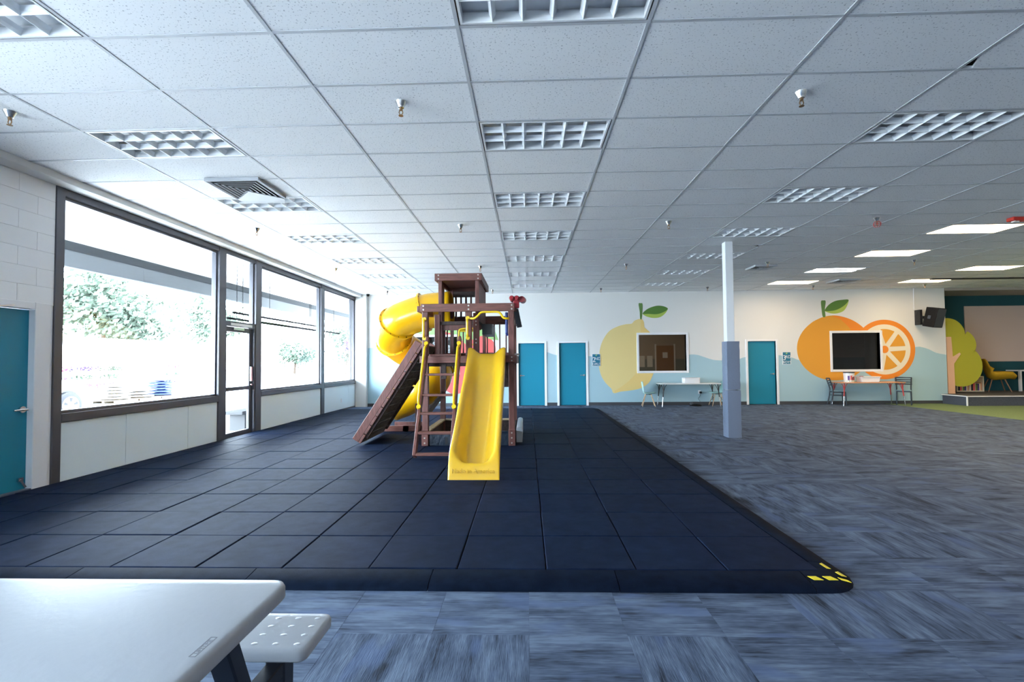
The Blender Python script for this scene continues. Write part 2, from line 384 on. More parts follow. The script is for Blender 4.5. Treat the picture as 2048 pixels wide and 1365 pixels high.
# ------------------------------------------------------------------ floor : carpet tiles
floor = struct(MB().box(XW-0.2, XR, YF, YA, -0.15, -0.001).build('floor', 'carpet'))
WL['floor'] = Vector((0,0,0))
CT = 0.5
MATX1, MATY0, MATY1 = 1.86, 3.16, 13.72
cells = []
for i in range(-11, 40):
    for j in range(-10, 31):
        x0, y0 = i*CT, j*CT
        if x0 > -5.5 and x0+CT < MATX1+0.05 and y0 > MATY0-0.1 and y0+CT < MATY1: continue
        if x0 > 11.1 and y0 > 6: continue
        if y0+CT > YB+0.05 or x0+CT > XR: continue
        if x0 < 11.12 < x0+CT and y0 > 6: continue
        vis = 0
        for a, b in ((0,0),(CT,0),(0,CT),(CT,CT),(CT/2,CT/2)):
            pr = project(x0+a, y0+b, 0)
            if pr and 0 <= pr[0] <= 1 and 0 <= pr[1] <= 1: vis = 1; d = pr[2]
        cells.append((0 if vis else 1, math.hypot(x0+0.25, y0+0.25), x0, y0))
cells.sort()
tm = MB().box(0.0003, CT-0.0003, 0.0003, CT-0.0003, 0, 0.007)
first = None; rest = MB()
for n, (nv, d, x0, y0) in enumerate(cells):
    if n < 298 and not nv:
        if first is None:
            first = tm.build('carpet_tile', 'carpet', floor, bevel=0.0008); first.location = (x0, y0, 0)
        else: inst(first, 'carpet_tile', (x0, y0, 0), floor)
    else: rest.box(x0+0.0003, x0+CT-0.0003, y0+0.0003, y0+CT-0.0003, 0, 0.007)
rest.build('carpet_tile_field', 'carpet', floor, kind='stuff')
lab(MB().box(11.0, XR, 6.0, YB-0.02, 0, 0.0085).build('green_carpet', 'green', floor), 'plain green carpet area in front of the stage')

# ------------------------------------------------------------------ ceiling : grid, tiles
ceil = struct(MB().box(XW-0.3, XR+0.1, YF-0.1, YA+0.2, ZC+0.35, ZC+0.5).build('ceiling', 'plenum'))
WL['ceiling'] = Vector((0,0,0))
lights_off = [(-3, j) for j in (-1, 2, 5, 8, 11, 14, 17)] + [(0, j) for j in (-1, 2, 5, 8, 11, 14, 17)] + [(3, j) for j in (2, 5, 8, 11, 14, 17)]
lights_on = [(6, j) for j in (5, 8, 11, 14, 17)] + [(9, j) for j in (8, 11, 14, 17)] + [(12, j) for j in (2, 8, 14)] + [(6, 2), (6, -1), (6, -4), (9, 5), (9, 2), (9, -1), (9, -4)]  # lamps beyond the right edge are unseen, added for warm fill
taken = set(lights_off+lights_on)
NX = range(-4, 17); NY = range(-13, 20)
g = MB()
for k in range(-4, 17):
    x = GX0+k*TX; g.box(x-0.012, x+0.012, YF, YB, ZC-0.003, ZC+0.02)
for j in range(-13, 21):
    y = GY0+j*TY
    for k in range(-5, 17):
        xa = max(GX0+k*TX+0.012, XW+0.2); xb = min(GX0+(k+1)*TX-0.012, XR)
        g.box(xa, xb, y-0.012, y+0.012, ZC-0.0025, ZC+0.02)
g.build('ceiling_grid', 'grid', ceil)
tcells = []
for k in range(-5, 17):
    for j in range(-13, 20):
        if (k, j) in taken: continue
        x0 = GX0+k*TX; y0 = GY0+j*TY
        pv = [project(x0+a*TX, y0+b*TY, ZC) for a in (0, .5, 1) for b in (0, 1)]
        vis = any(q and 0 <= q[0] <= 1 and 0 <= q[1] <= 1 for q in pv)
        tcells.append((0 if vis else 1, math.hypot(x0+.6, y0+.3), k, j))
tcells.sort()
tb = MB().box(0.002, TX-0.002, 0.002, TY-0.002, 0, 0.016)
tb_first = None; rest = MB()
for n, (nv, d, k, j) in enumerate(tcells):
    x0 = GX0+k*TX; y0 = GY0+j*TY
    x1 = min(x0+TX, XR); y1 = y0+TY
    if (k, j) in ((3, 0), (3, 10)):
        if j == 0: pts = [(x0+.002, y0+.002), (x0+TX-.002, y0+.002), (x0+TX-.002, y1-.002), (x0+.10, y1-.002), (x0+.014, y1-.18)]
        else: pts = [(x0+.002, y0+.002), (x0+TX-.17, y0+.002), (x0+TX-.002, y0+.17), (x0+TX-.002, y1-.002), (x0+.002, y1-.002)]
        lab(MB().prism([(px, py, ZC+.001) for px, py in pts], (0, 0, .016)).build('ceiling_tile', 'tile', ceil), 'ceiling tile with a broken corner'); continue
    if k == -5:
        rest.box(XW+0.2, x0+TX-.002, y0+.002, y1-.002, ZC+.001, ZC+.017); continue
    if n < 298 and not nv:
        if tb_first is None:
            tb_first = tb.build('ceiling_tile', 'tile', ceil); tb_first.location = (x0, y0, ZC+.001)
        else: inst(tb_first, 'ceiling_tile', (x0, y0, ZC+.001), ceil)
    else: rest.box(x0+.002, x1-.002, y0+.002, y1-.002, ZC+.001, ZC+.017)
rest.build('ceiling_tile_field', 'tile', ceil, kind='stuff')
struct(MB().box(XW, XW+0.2, YF, YB, 3.485, ZC+0.3).build('trim_1', 'wall', bevel=0.006))
struct(MB().box(11.0, XR, 13.27, 13.36, ZC-0.03, ZC+0.002).build('trim_2', 'black'))

# ------------------------------------------------------------------ walls
def wallpanel(mb, u0, u1, z0, z1, holes, put):
    us = sorted({u0, u1, *[h[0] for h in holes], *[h[1] for h in holes]}); zs = sorted({z0, z1, *[h[2] for h in holes], *[h[3] for h in holes]})
    for a, b in zip(us, us[1:]):
        run = None
        for c, d in zip(zs, zs[1:]):
            hole = any(h[0] <= (a+b)/2 <= h[1] and h[2] <= (c+d)/2 <= h[3] for h in holes)
            if hole:
                if run: put(mb, a, b, *run); run = None
            else: run = (run[0], d) if run else (c, d)
        if run: put(mb, a, b, *run)
    return mb
DOORS = [(-0.33, 0.63), (0.95, 1.93), (6.81, 7.81)]        # outer edges of the white casings on the back wall
WINS = [(-3.72, -2.12), (3.45, 5.06), (9.39, 10.98)]
holes = [(a+.07, b-.07, 0, 1.97) for a, b in DOORS] + [(a+.07, b-.07, 1.07, 2.20) for a, b in WINS]
wb = struct(wallpanel(MB(), XW-.2, XA, 0, ZC+.3, holes, lambda mb, a, b, c, d: mb.box(a, b, YB, YB+.14, c, d)).build('wall_back', 'wall'))
WL['wall_back'] = Vector((0,0,0))
# left wall: painted block up to the shopfront, an opening for the teal door and an added, unseen shopfront window
wl = struct(wallpanel(MB(), YF, 5.32, 0, ZC+.3, [(4.22, 5.16, 0, 2.06), (-4.5, 3.2, .8, 3.44)], lambda mb, a, b, c, d: mb.box(XW-.2, XW-.008, a, b, c, d)).build('wall_left', 'block'))
WL['wall_left'] = Vector((0,0,0))
MB().box(XW-.2, XW, 5.32, YB, 3.49, ZC+.3).build('lintel', 'wall', wl)
b0 = None
for r in range(-1, 8):
    z0 = 2.085+r*0.2; z1 = min(z0+.2, 3.485)
    yy = 5.32 - (0.2 if r % 2 else 0.4)
    seq = [(yy, 5.32)]
    while yy > 3.3: seq.append((yy-.4, yy)); yy -= .4
    for a, b in seq:
        if r == -1 and b > 4.2: continue
        if r == -1: continue
        MB().box(XW-.008, XW, a+.0007, b-.0007, z0+.0007, z1-.0007).build('wall_block', 'block', wl, bevel=.0022)
struct(MB().box(XW-.1, XR, YF-.15, YF, 0, ZC+.3).build('wall_front', 'wall'))
struct(MB().box(XR, XR+.15, YF, YA, 0, ZC+.3).build('wall_right', 'wall'))
# stage alcove
al = struct(MB().box(XA-.15, XR, YA, YA+.14, 0, ZC+.3).build('wall_stage', 'tealdark')); WL['wall_stage'] = Vector((0,0,0))
lab(MB().box(14.66, 19.4, YA-.03, YA, 1.27, 3.13).build('projection_panel', 'beige', al, bevel=.004), 'plain beige panel framed by the dark teal wall')
struct(MB().box(XA-.14, XA, YB+.14, YA, 0, ZC).build('wall_alcove', 'tealdark'))
struct(MB().box(XA+.01, XR, YB, YA, 3.48, ZC+.3).build('ceiling_alcove', 'soffit'))
# pilaster in the corner by the windows
struct(MB().box(XW, -5.07, 15.0, YB, 0, ZC+.0).build('trim_3', 'wall', bevel=.006))
# baseboards
for i, (a, b) in enumerate([(-5.07, -.33), (.63, .95), (1.93, 6.81), (7.81, XA)]):
    struct(MB().box(a, b, YB-.012, YB, 0.0, .10).build('baseboard_back' if i == 0 else 'baseboard_back.%03d' % i, 'base'))

# murals on the back wall: paint layers
WAVE = [(-5.07,1.86),(-4.19,1.9),(-3.23,1.8),(-2.28,1.6),(-1.32,1.53),(-0.37,1.64),(0.42,1.72),(0.66,1.68),(0.89,1.6),(1.44,1.52),(1.96,1.55),(2.77,1.4),(3.7,1.39),(4.48,1.51),(5.05,1.57),(5.32,1.56),(5.56,1.48),(5.82,1.4),(6.07,1.38),(6.33,1.38),(6.59,1.41),(6.76,1.47),(7.33,1.56),(7.83,1.53),(8.23,1.45),(8.47,1.37),(9.08,1.3),(9.99,1.34),(11.05,1.55),(11.96,1.74),(12.16,1.74),(12.38,1.67),(12.6,1.56),(12.895,1.5)]
ws = [(p.x, p.y) for p in spline(WAVE, 4, False)]
def wz(x):
    for (xa, za), (xb, zb) in zip(ws, ws[1:]):
        if xa <= x <= xb: return za+(zb-za)*(x-xa)/max(xb-xa, 1e-6)
    return ws[-1][1]
wm = MB()
cuts = sorted({p[0] for p in ws} | {e for h in holes for e in h[:2]})
for a, b in zip(cuts, cuts[1:]):
    mid = (a+b)/2; z0 = 0; ztop = None
    for h in holes:
        if h[0] <= mid <= h[1]:
            if h[2] == 0: z0 = 9
            else: ztop = h[2]
    if z0 == 9: continue
    za, zb = wz(a), wz(b)
    if ztop is not None: za, zb = min(za, ztop), min(zb, ztop)
    wm.prism([(a, YB, z0), (b, YB, z0), (b, YB, zb), (a, YB, za)], (0, -.0015, 0))
lab(wm.build('painted_wave', 'wave', wb, recalc=True), 'pale blue wavy band painted along the lower back wall')
def cutpoly(name, m, pts, y, th, lbl=None, hole=None):
    o = flat(pts, y, th).build(name, m, wb)
    if hole:
        bm = bmesh.new(); bm.from_mesh(o.data)
        for co, no in (((hole[0],0,0),(1,0,0)), ((hole[1],0,0),(1,0,0)), ((0,0,hole[2]),(0,0,1)), ((0,0,hole[3]),(0,0,1))):
            bmesh.ops.bisect_plane(bm, geom=bm.verts[:]+bm.edges[:]+bm.faces[:], plane_co=co, plane_no=no)
        dl = [f for f in bm.faces if hole[0] < f.calc_center_median().x < hole[1] and hole[2] < f.calc_center_median().z < hole[3]]
        bmesh.ops.delete(bm, geom=dl, context='FACES'); bm.to_mesh(o.data); bm.free()
    if lbl: lab(o, lbl)
    return o
S2 = lambda p, n=5: [(q.x, q.y) for q in spline(p, n)]
H1, H2, H3 = [h for h in holes if h[2] > 0]
LEMON = [(3.46,2.68),(3.57,2.71),(3.64,2.69),(3.69,2.59),(3.7,2.44),(3.87,2.28),(4.01,2.02),(4.1,1.72),(4.11,1.43),(4.05,1.17),(3.94,0.95),(3.81,0.7),(3.55,0.53),(3.22,0.46),(2.93,0.43),(2.75,0.38),(2.68,0.41),(2.64,0.52),(2.46,0.71),(2.32,0.96),(2.26,1.3),(2.29,1.7),(2.39,2.03),(2.59,2.32),(2.85,2.47),(3.11,2.54),(3.3,2.56),(3.38,2.64)]
LTOP = [(3.58,2.7),(3.64,2.69),(3.69,2.59),(3.7,2.44),(3.87,2.28),(3.91,2.2),(3.58,2.2),(3.58,2.46)]
LBOT = [(2.73,0.45),(2.97,0.59),(3.19,0.76),(3.38,0.96),(3.46,1.1),(4.05,1.17),(3.94,0.95),(3.81,0.7),(3.55,0.53),(3.22,0.46),(2.93,0.43),(2.75,0.38)]
LSTEM = [(3.53,3.18),(3.59,3.2),(3.65,3.18),(3.65,2.98),(3.62,2.71),(3.57,2.72),(3.56,2.94)]
LLEAF = [(3.65,2.87),(3.81,3.02),(4.07,3.11),(4.29,3.1),(4.44,3.02),(4.32,2.92),(4.1,2.85),(3.84,2.86)]
LLEAF2 = [(3.65,2.87),(3.84,2.86),(4.1,2.85),(4.32,2.92),(4.44,3.02),(4.37,2.89),(4.21,2.76),(3.99,2.73),(3.77,2.78)]
cutpoly('painted_lemon', 'lemon', S2(LEMON), YB, .003, 'big pale yellow lemon painted behind the window', H2)
cutpoly('lemon_shading', 'lemonshade', LTOP, YB-.002, .002, 'ochre shaded neck of the painted lemon', H2)
cutpoly('lemon_shading', 'lemonshade', LBOT, YB-.002, .002, 'ochre shaded underside of the painted lemon', H2)
cutpoly('painted_stem', 'stem', S2(LSTEM), YB, .0045); cutpoly('painted_leaf', 'leaflight', S2(LLEAF2), YB, .003); cutpoly('painted_leaf', 'leafdark', S2(LLEAF), YB, .004)
ORANGE = [(9.27,2.72),(9.56,2.75),(9.83,2.7),(10.07,2.61),(10.27,2.49),(10.47,2.31),(10.6,2.1),(10.66,1.82),(10.65,1.55),(10.54,1.27),(10.33,1.03),(10.05,0.84),(9.71,0.74),(9.3,0.75),(8.96,0.86),(8.66,1.08),(8.46,1.36),(8.39,1.67),(8.43,1.98),(8.59,2.28),(8.84,2.52),(9.05,2.64)]
OSHADE = [(9.46,2.74),(9.7,2.73),(9.9,2.68),(10.1,2.59),(10.27,2.49),(10.47,2.31),(10.6,2.1),(10.16,2.11),(10.07,2.26),(9.93,2.44),(9.73,2.63)]
OSTEM = [(9.16,3.19),(9.23,3.22),(9.3,3.19),(9.27,2.95),(9.28,2.72),(9.2,2.72),(9.17,2.95)]
OLEAF = [(9.27,2.9),(9.38,3.07),(9.57,3.19),(9.78,3.23),(10.0,3.23),(9.88,3.07),(9.67,2.94),(9.46,2.89)]
OLEAF2 = [(9.27,2.89),(9.46,2.89),(9.67,2.94),(9.88,3.07),(10.0,3.23),(9.96,3.07),(9.84,2.89),(9.63,2.81),(9.43,2.82)]
cutpoly('painted_orange', 'orange', S2(ORANGE), YB, .003, 'whole orange painted behind the window', H3)
cutpoly('orange_shading', 'orangedeep', OSHADE, YB-.002, .002, 'deep orange shaded shoulder of the painted orange', H3)
cutpoly('painted_stem', 'stem', S2(OSTEM), YB, .0045); cutpoly('painted_leaf', 'leaflight', S2(OLEAF2), YB, .003); cutpoly('painted_leaf', 'leafdark', S2(OLEAF), YB, .004)
SC_ = (11.045, 1.68)
circ = lambda r, n=56: [(SC_[0]+r*math.cos(2*PI*i/n), SC_[1]+r*math.sin(2*PI*i/n)) for i in range(n)]
cutpoly('painted_orange_slice', 'orangedeep', circ(.92), YB-.003, .002, 'round cut orange slice painted beside the orange', H3)
cutpoly('slice_pith', 'cream', circ(.775), YB-.005, .002, None, H3)
cutpoly('slice_segment', 'orangedeep', circ(.115, 20), YB-.007, .002, None, H3)
for i in range(7):
    a0 = math.radians(3+51.43*i+6); a1 = math.radians(3+51.43*(i+1)-6); pts = []
    am = (a0+a1)/2
    pts.append((SC_[0]+.17*math.cos(am), SC_[1]+.17*math.sin(am)))
    for q in range(8):
        t = a0+(a1-a0)*q/7; pts.append((SC_[0]+.63*math.cos(t), SC_[1]+.63*math.sin(t)))
    cutpoly('slice_segment', 'orange', pts, YB-.007, .002, None, H3)
BERRY = [(-3.26,2.08),(-2.91,2.37),(-2.54,2.41),(-2.19,2.4),(-1.88,2.4),(-1.56,2.34),(-1.24,2.22),(-1.0,1.93),(-1.04,1.54),(-1.32,1.07),(-1.72,0.64),(-2.2,0.38),(-2.55,0.49),(-2.95,0.92),(-3.23,1.56)]
BLEAF = [(-3.58,2.36),(-3.36,2.59),(-2.91,2.75),(-2.27,2.84),(-1.63,2.78),(-1.24,2.62),(-1.0,2.38),(-0.89,2.08),(-1.08,2.09),(-1.44,2.22),(-1.72,2.1),(-1.92,1.94),(-2.19,2.23),(-2.56,2.36),(-2.88,2.27),(-3.2,2.05),(-3.3,2.27)]
cutpoly('painted_berry', 'berry', S2(BERRY), YB, .003, 'coral red berry painted behind the playset', H1)
cutpoly('painted_berry_leaf', 'berryleaf', BLEAF, YB-.003, .002, 'soft green leafy cap of the painted berry', H1)

# ------------------------------------------------------------------ doors on the back wall
def back_door(n, a, b, hand, extra):
    r = root('door_%d' % n, ((a+b)/2, YB, 0))
    c = MB().box(a, a+.07, YB-.02, YB+.10, 0, 2.03).box(b-.07, b, YB-.02, YB+.10, 0, 2.03).box(a+.07, b-.07, YB-.02, YB+.10, 1.97, 2.03)
    c.build('door_casing', 'trim', r, bevel=.004)
    MB().box(a, b, YB+.12, YB+.139, 0, 2.03).build('door_leak_plate', 'base', r)  # unseen plate added to block sky light round the leaf
    d = MB().box(a+.075, b-.075, YB+.05, YB+.09, .012, 1.965).build('door_leaf', 'teal', r, bevel=.003)
    hx = a+.135 if hand < 0 else b-.135; s = -hand
    MB().cyl((hx, YB+.05, .95), (hx, YB+.035, .95), .03).cyl((hx, YB+.036, .95), (hx, YB+.0, .95), .011).beam((hx, YB+.002, .95), (hx+s*.12, YB+.002, .95), .016, .02).build('door_handle', 'chrome', d, smooth=40)
    return r
back_door(1, *DOORS[0], -1, ''); back_door(2, *DOORS[1], 1, ''); back_door(3, *DOORS[2], 1, '')
# interior windows with dim rooms behind
for i, (a, b) in enumerate(WINS):
    r = root('window_%d' % (i+4), ((a+b)/2, YB, .99))
    t = .07
    c = MB().box(a, a+t, YB-.02, YB+.14, 1.0, 2.27).box(b-t, b, YB-.02, YB+.14, 1.0, 2.27).box(a+t, b-t, YB-.02, YB+.14, 2.2, 2.27).box(a+t, b-t, YB-.02, YB+.14, 1.0, 1.07)
    c.build('window_frame', 'trim', r, bevel=.004)
    MB().box(a+t, b-t, YB+.09, YB+.096, 1.07, 2.2).build('window_pane', 'glassdark', r)
    x0, x1 = (a+b)/2-2.4, (a+b)/2+2.4
    y1 = YB+6.5
    if i == 1: x0, x1 = 2.0, 7.95
    if i == 2: x0, x1, y1 = 8.15, XA-.26, YB+3.2
    rm = root('wall_room' if i == 0 else 'wall_room.%03d' % i, ((a+b)/2, y1, 0))
    m = MB().box(x0, x1, y1, y1+.1, 0, 3.2).box(x0-.1, x0, YB+.14, y1, 0, 3.2).box(x1, x1+.1, YB+.14, y1, 0, 3.2).box(x0, x1, YB+.14, y1, -.1, 0).box(x0, x1, YB+.14, y1, 3.2, 3.3)
    m.build('room_shell', 'darkroom', rm)
    MB().box(x0, x1, y1-.01, y1, 0, 1.45).build('room_wave', 'darkroomlow', rm)
    MB().box((x0+x1)/2-.6, (x0+x1)/2+.6, y1-2.6, y1-2.0, 3.17, 3.2).build('added_room_lamp', lampmat('added room glow', (1, .85, .65), (.5, 9.0, .9)[i]), rm)  # glowing ceiling panel added to brighten the dim room
    if i == 1:
        cx = 6.17
        d = MB().box(cx-.385, cx+.385, y1-.05, y1-.012, 0, 2.05).build('room_door', 'browndoor', rm)
        MB().box(cx-.11, cx+.11, y1-.056, y1-.05, 1.5, 1.75).build('door_notice', 'signwhite', d)
        MB().box(cx-.45, cx-.39, y1-.07, y1-.012, 0, 2.12).box(cx+.39, cx+.45, y1-.07, y1-.012, 0, 2.12).build('room_door_frame', 'trim', rm)
        for px in (5.15, 5.5): MB().box(px-.12, px+.12, y1-.03, y1-.012, 1.1, 1.6).build('picture', 'signwhite', rm)
    else:
        MB().box(x0+.3, x1-.5, y1-1.4, y1-.7, .85, .9).box(x0+.4, x0+.45, y1-1.3, y1-.8, 0, .85).box(x1-.65, x1-.6, y1-1.3, y1-.8, 0, .85).build('room_counter', 'wooddark', rm)

# signs beside the doors
def sign(x0, x1, z0, z1, a, b, c, label):
    t = thing('room_sign', ((x0+x1)/2, YB-.01, z0), label, 'sign')
    MB().box(x0, x1, YB-.014, YB-.004, z0, z1).build('sign_board', 'signwhite', t, bevel=.002)
    MB().box(x0+.012, x1-.012, YB-.0155, YB-.013, z0+.012, z1-.012).build('sign_face', 'signblue', t)
    W = x1-x0
    def put(ox, oz): return lambda q: (ox+q[0], YB-.0165-q[2], oz+q[1])
    textmesh(a, .215, 'numeral', 'signwhite', t, put(x0+.062, z0+.135), .0012)
    textmesh(b, .125, 'letters', 'signwhite', t, put(x0+.175, z0+.195), .0012)
    textmesh(c, .105, 'letters', 'signwhite', t, put((x0+x1)/2+.005, z0+.035), .0012)
    MB().prism([(q.x, YB-.016, q.y) for q in spline([(x0+W*.40, z1-.055), (x0+W*.45, z1-.028), (x0+W*.6, z1-.025), (x0+W*.57, z1-.058), (x0+W*.46, z1-.07)], 4)], (0, -.002, 0)).build('leaf_emblem', 'berryleaf', t)
    return t
sign(2.05, 2.31, 1.23, 1.62, '2', 'ND', 'GIRLS', 'blue sign reading 2ND GIRLS beside the second teal door')
sign(7.93, 8.19, 1.24, 1.63, '3', 'RD', 'BOYS', 'blue sign reading 3RD BOYS beside the single teal door')

# ------------------------------------------------------------------ left wall : teal door
r = root('door_4', (XW, 4.69, 0))
MB().box(XW-.16, XW+.02, 5.10, 5.27, 0, 2.10).box(XW-.16, XW+.02, 4.11, 4.28, 0, 2.10).box(XW-.16, XW+.02, 4.28, 5.10, 2.02, 2.10).build('door_casing', 'trim', r, bevel=.005)
d = MB().box(XW-.09, XW-.045, 4.285, 5.095, .07, 2.015).build('door_leaf', 'teal', r, bevel=.003)
MB().cyl((XW-.045, 5.03, .93), (XW-.02, 5.03, .93), .035).cyl((XW-.02, 5.03, .93), (XW+.03, 5.03, .93), .012).tube([(XW+.03, 5.03, .93), (XW+.033, 4.96, .932), (XW+.03, 4.89, .928)], .011).build('door_handle', 'chrome', d, smooth=40)
MB().box(XW-.045, XW+.0, 4.35, 4.62, 1.955, 2.005).beam((XW+.0, 4.5, 1.99), (XW+.05, 4.85, 2.04), .02, .012).build('door_closer', 'chrome', d)
MB().box(XW-.2, XW+.014, 4.28, 5.10, 0, .068).build('added_threshold', 'bronze', r)  # filler added to stop light leaking under the leaf
MB().box(XW-.045, XW-.02, 5.0, 5.05, .16, .20).beam((XW-.025, 5.02, .18), (XW-.01, 5.06, .09), .02, .02).build('kick_stop', 'chrome', d)

# ------------------------------------------------------------------ shopfront windows
def bar(mb, y0, y1, z0, z1, x0=XW-.13, x1=XW): return mb.box(x0, x1, y0, y1, z0, z1)
POSTS = [(5.32, 5.43), (8.27, 8.46), (9.42, 9.62), (12.48, 12.68), (15.03, 15.14)]
def shop_window(n, y0, y1, panels, extra=None):
    r = root('window_%d' % n, (XW, (y0+y1)/2, 0))
    f = MB()
    bar(f, y0, y1, 3.40, 3.49); bar(f, y0, y1, .74, .84, XW-.13, XW+.015); bar(f, y0, y1, .0, .05)
    f.build('window_frame', 'bronze', r, bevel=.004)
    g_ = MB(); bar(g_, y0, y0+.03, .84, 3.40, XW-.10, XW-.04); bar(g_, y1-.03, y1, .84, 3.40, XW-.10, XW-.04); bar(g_, y0+.03, y1-.03, .84, .875, XW-.10, XW-.04); bar(g_, y0+.03, y1-.03, 3.365, 3.40, XW-.10, XW-.04)
    if extra: bar(g_, extra, extra+.05, .875, 3.365, XW-.10, XW-.04)
    g_.build('glazing_bead', 'bronze', r)
    MB().box(XW-.073, XW-.067, y0+.03, y1-.03, .875, 3.365).build('window_pane', 'glass', r)
    cuts = [y0]+panels+[y1]
    for a, b in zip(cuts, cuts[1:]): MB().box(XW-.06, XW-.012, a+.003, b-.003, .05, .735).build('wall_panel', 'panel', r, bevel=.003)
    MB().box(XW-.13, XW-.065, y0, y1, 0.05, .74).build('panel_backing', 'bronze', r)
    return r
shop_window(1, 5.43, 8.27, [6.36, 7.55]); shop_window(2, 9.62, 12.48, []); shop_window(3, 12.68, 15.03, [14.45], 14.72)
for i, (a, b) in enumerate(POSTS):
    struct(MB().box(XW-.14, XW+.012, a, b, 0, 3.49).build('trim_%d' % (i+4), 'bronze', bevel=.006))
# glazed door with a transom
r = root('door_5', (XW, 8.94, 0))
f = MB(); bar(f, 8.46, 9.42, 3.40, 3.49); bar(f, 8.46, 9.42, 2.10, 2.19); bar(f, 8.46, 8.50, 0, 2.10); bar(f, 9.38, 9.42, 0, 2.10); bar(f, 8.46, 8.49, 2.19, 3.4, XW-.10, XW-.04); bar(f, 9.39, 9.42, 2.19, 3.4, XW-.10, XW-.04); bar(f, 8.50, 9.38, 0, .02)
f.build('door_frame', 'bronze', r, bevel=.004)
d = MB(); x0, x1 = XW-.10, XW-.05
d.box(x0, x1, 8.505, 8.57, .03, 2.09).box(x0, x1, 9.29, 9.375, .03, 2.09).box(x0, x1, 8.57, 9.29, .03, .13).box(x0, x1, 8.57, 9.29, 2.0, 2.09).box(x0, x1+.02, 8.57, 9.29, .90, .97)
d = d.build('door_leaf', 'bronze', r, bevel=.003)
MB().box(XW-.078, XW-.072, 8.57, 9.29, .13, .90).build('door_pane', 'glass', d); MB().box(XW-.078, XW-.072, 8.57, 9.29, .97, 2.0).build('door_pane', 'glass', d)
MB().box(XW-.078, XW-.072, 8.49, 9.39, 2.19, 3.40).build('transom_pane', 'glass', r)
MB().box(x1, x1+.03, 9.31, 9.36, 1.06, 1.34).cyl((x1, 9.335, .99), (x1+.03, 9.335, .99), .022).build('door_lock', 'chrome', d)
MB().box(x1, x1+.045, 8.72, 9.05, 2.035, 2.085).beam((x1+.03, 8.9, 2.09), (x1+.06, 9.25, 2.12), .02, .012).build('door_closer', 'chrome', d)
MB().box(XW+.0, XW+.004, 8.62, 9.30, 2.11, 2.16).build('door_notice', 'signwhite', r)
# unseen shopfront window added on the left wall for more daylight
r = root('window_7', (XW, -.65, 0)); f = MB()
for y in (-4.5, -2.0, .55, 3.1): bar(f, y, y+.1, .8, 3.44)
bar(f, -4.4, 3.1, 3.38, 3.44); bar(f, -4.4, 3.1, .8, .9); f.build('window_frame', 'bronze', r)
for a, b in ((-4.4, -2.0), (-1.9, .55), (.65, 3.1)): MB().box(XW-.073, XW-.067, a, b, .9, 3.38).build('window_pane', 'glass', r)
# wall sockets
def socket(loc, axis, label):
    t = thing('wall_socket', loc, label, 'socket'); x, y, z = loc
    if axis == 'x': m = MB().box(x, x+.008, y-.037, y+.037, z-.058, z+.058); s = [MB().box(x+.007, x+.011, y-.018, y+.018, z+q-.016, z+q+.016) for q in (-.026, .026)]
    else: m = MB().box(x-.037, x+.037, y-.008, y, z-.058, z+.058); s = [MB().box(x-.018, x+.018, y-.011, y-.007, z+q-.016, z+q+.016) for q in (-.026, .026)]
    m.build('cover_plate', 'whiteplastic', t, bevel=.003)
    for q in s: q.build('outlet', 'trim', t)
    return t
socket((XW-.012, 13.89, .30), 'x', 'white wall socket on the blue panel under the far window')
socket((-4.32, YB-.002, 1.0), 'y', 'white switch plate on the back wall left of the tube slide')

# ------------------------------------------------------------------ column with padding
t = thing('support_column', (3.70, 8.83, 0), 'square white steel column rising from the carpet to the ceiling', 'column')
MB().box(3.63, 3.77, 8.80, 8.94, 0, ZC).build('shaft', 'colpaint', t, bevel=.006)
t = thing('column_pad', (3.71, 8.83, 0), 'blue grey vinyl padding wrapped round the foot of the white column', 'padding')
xc, yc = 3.71, 8.845
def padring(z0, z1, grow):
    rows = []
    for z in [z0+(z1-z0)*i/10 for i in range(11)]:
        ring = []
        for k in range(4):
            ca = [(-1,-1),(1,-1),(1,1),(-1,1)][k]; nx = [(-1,-1),(1,-1),(1,1),(-1,1)][(k+1) % 4]
            for q in range(8):
                t_ = q/8; px = ca[0]*(1-t_)+nx[0]*t_; py = ca[1]*(1-t_)+nx[1]*t_
                puff = .006*math.sin(PI*t_) + .002*math.sin(z*40+q*2.1+k)
                ring.append((xc+px*(.112+grow+(puff if abs(px) == 1 else 0)), yc+py*(.112+grow+(puff if abs(py) == 1 else 0)), z))
        ring.append(ring[0]); rows.append(ring)
    m = MB().grid(rows); n = len(rows[0])
    m.f.append(tuple(range(n-1))); m.f.append(tuple(10*n+i for i in range(n-1))); return m
padring(0.008, .855, .004).build('lower_pad', 'greyvinyl', t, smooth=22); padring(.865, 1.735, 0).build('upper_pad', 'greyvinyl', t, smooth=22)

# ------------------------------------------------------------------ rubber mat
mt = thing('rubber_mat', (-1.8, 8.4, 0), 'black rubber play mat of square tiles with sloping edges', 'mat')
PX = .582; PY = (MATY1-MATY0)/18; ZM = .06
tl = MB().box(.003, PX-.003, .003, PY-.003, 0, ZM)
f0 = None; O = WL['rubber_mat']
for i in range(13):
    for j in range(18):
        x0 = MATX1-(i+1)*PX; y0 = MATY0+j*PY
        dz = random.uniform(-.0035, .002)
        if x0 < XW+.02:
            MB().box(XW+.016, x0+PX-.003, y0+.003, y0+PY-.003, 0.008, ZM+dz).build('rubber_tile', 'rubber', mt, bevel=.006)
        elif f0 is None:
            f0 = tl.build('rubber_tile', 'rubber', None, bevel=.006); f0.parent = mt; f0.location = Vector((x0, y0, .008))-O; f0.scale = (1, 1, (ZM-.008)/ZM)
        else:
            o = inst(f0, 'rubber_tile', Vector((x0, y0, .008+dz))-O, mt); o.scale = f0.scale
            o.rotation_euler = (0, 0, random.uniform(-.004, .004))
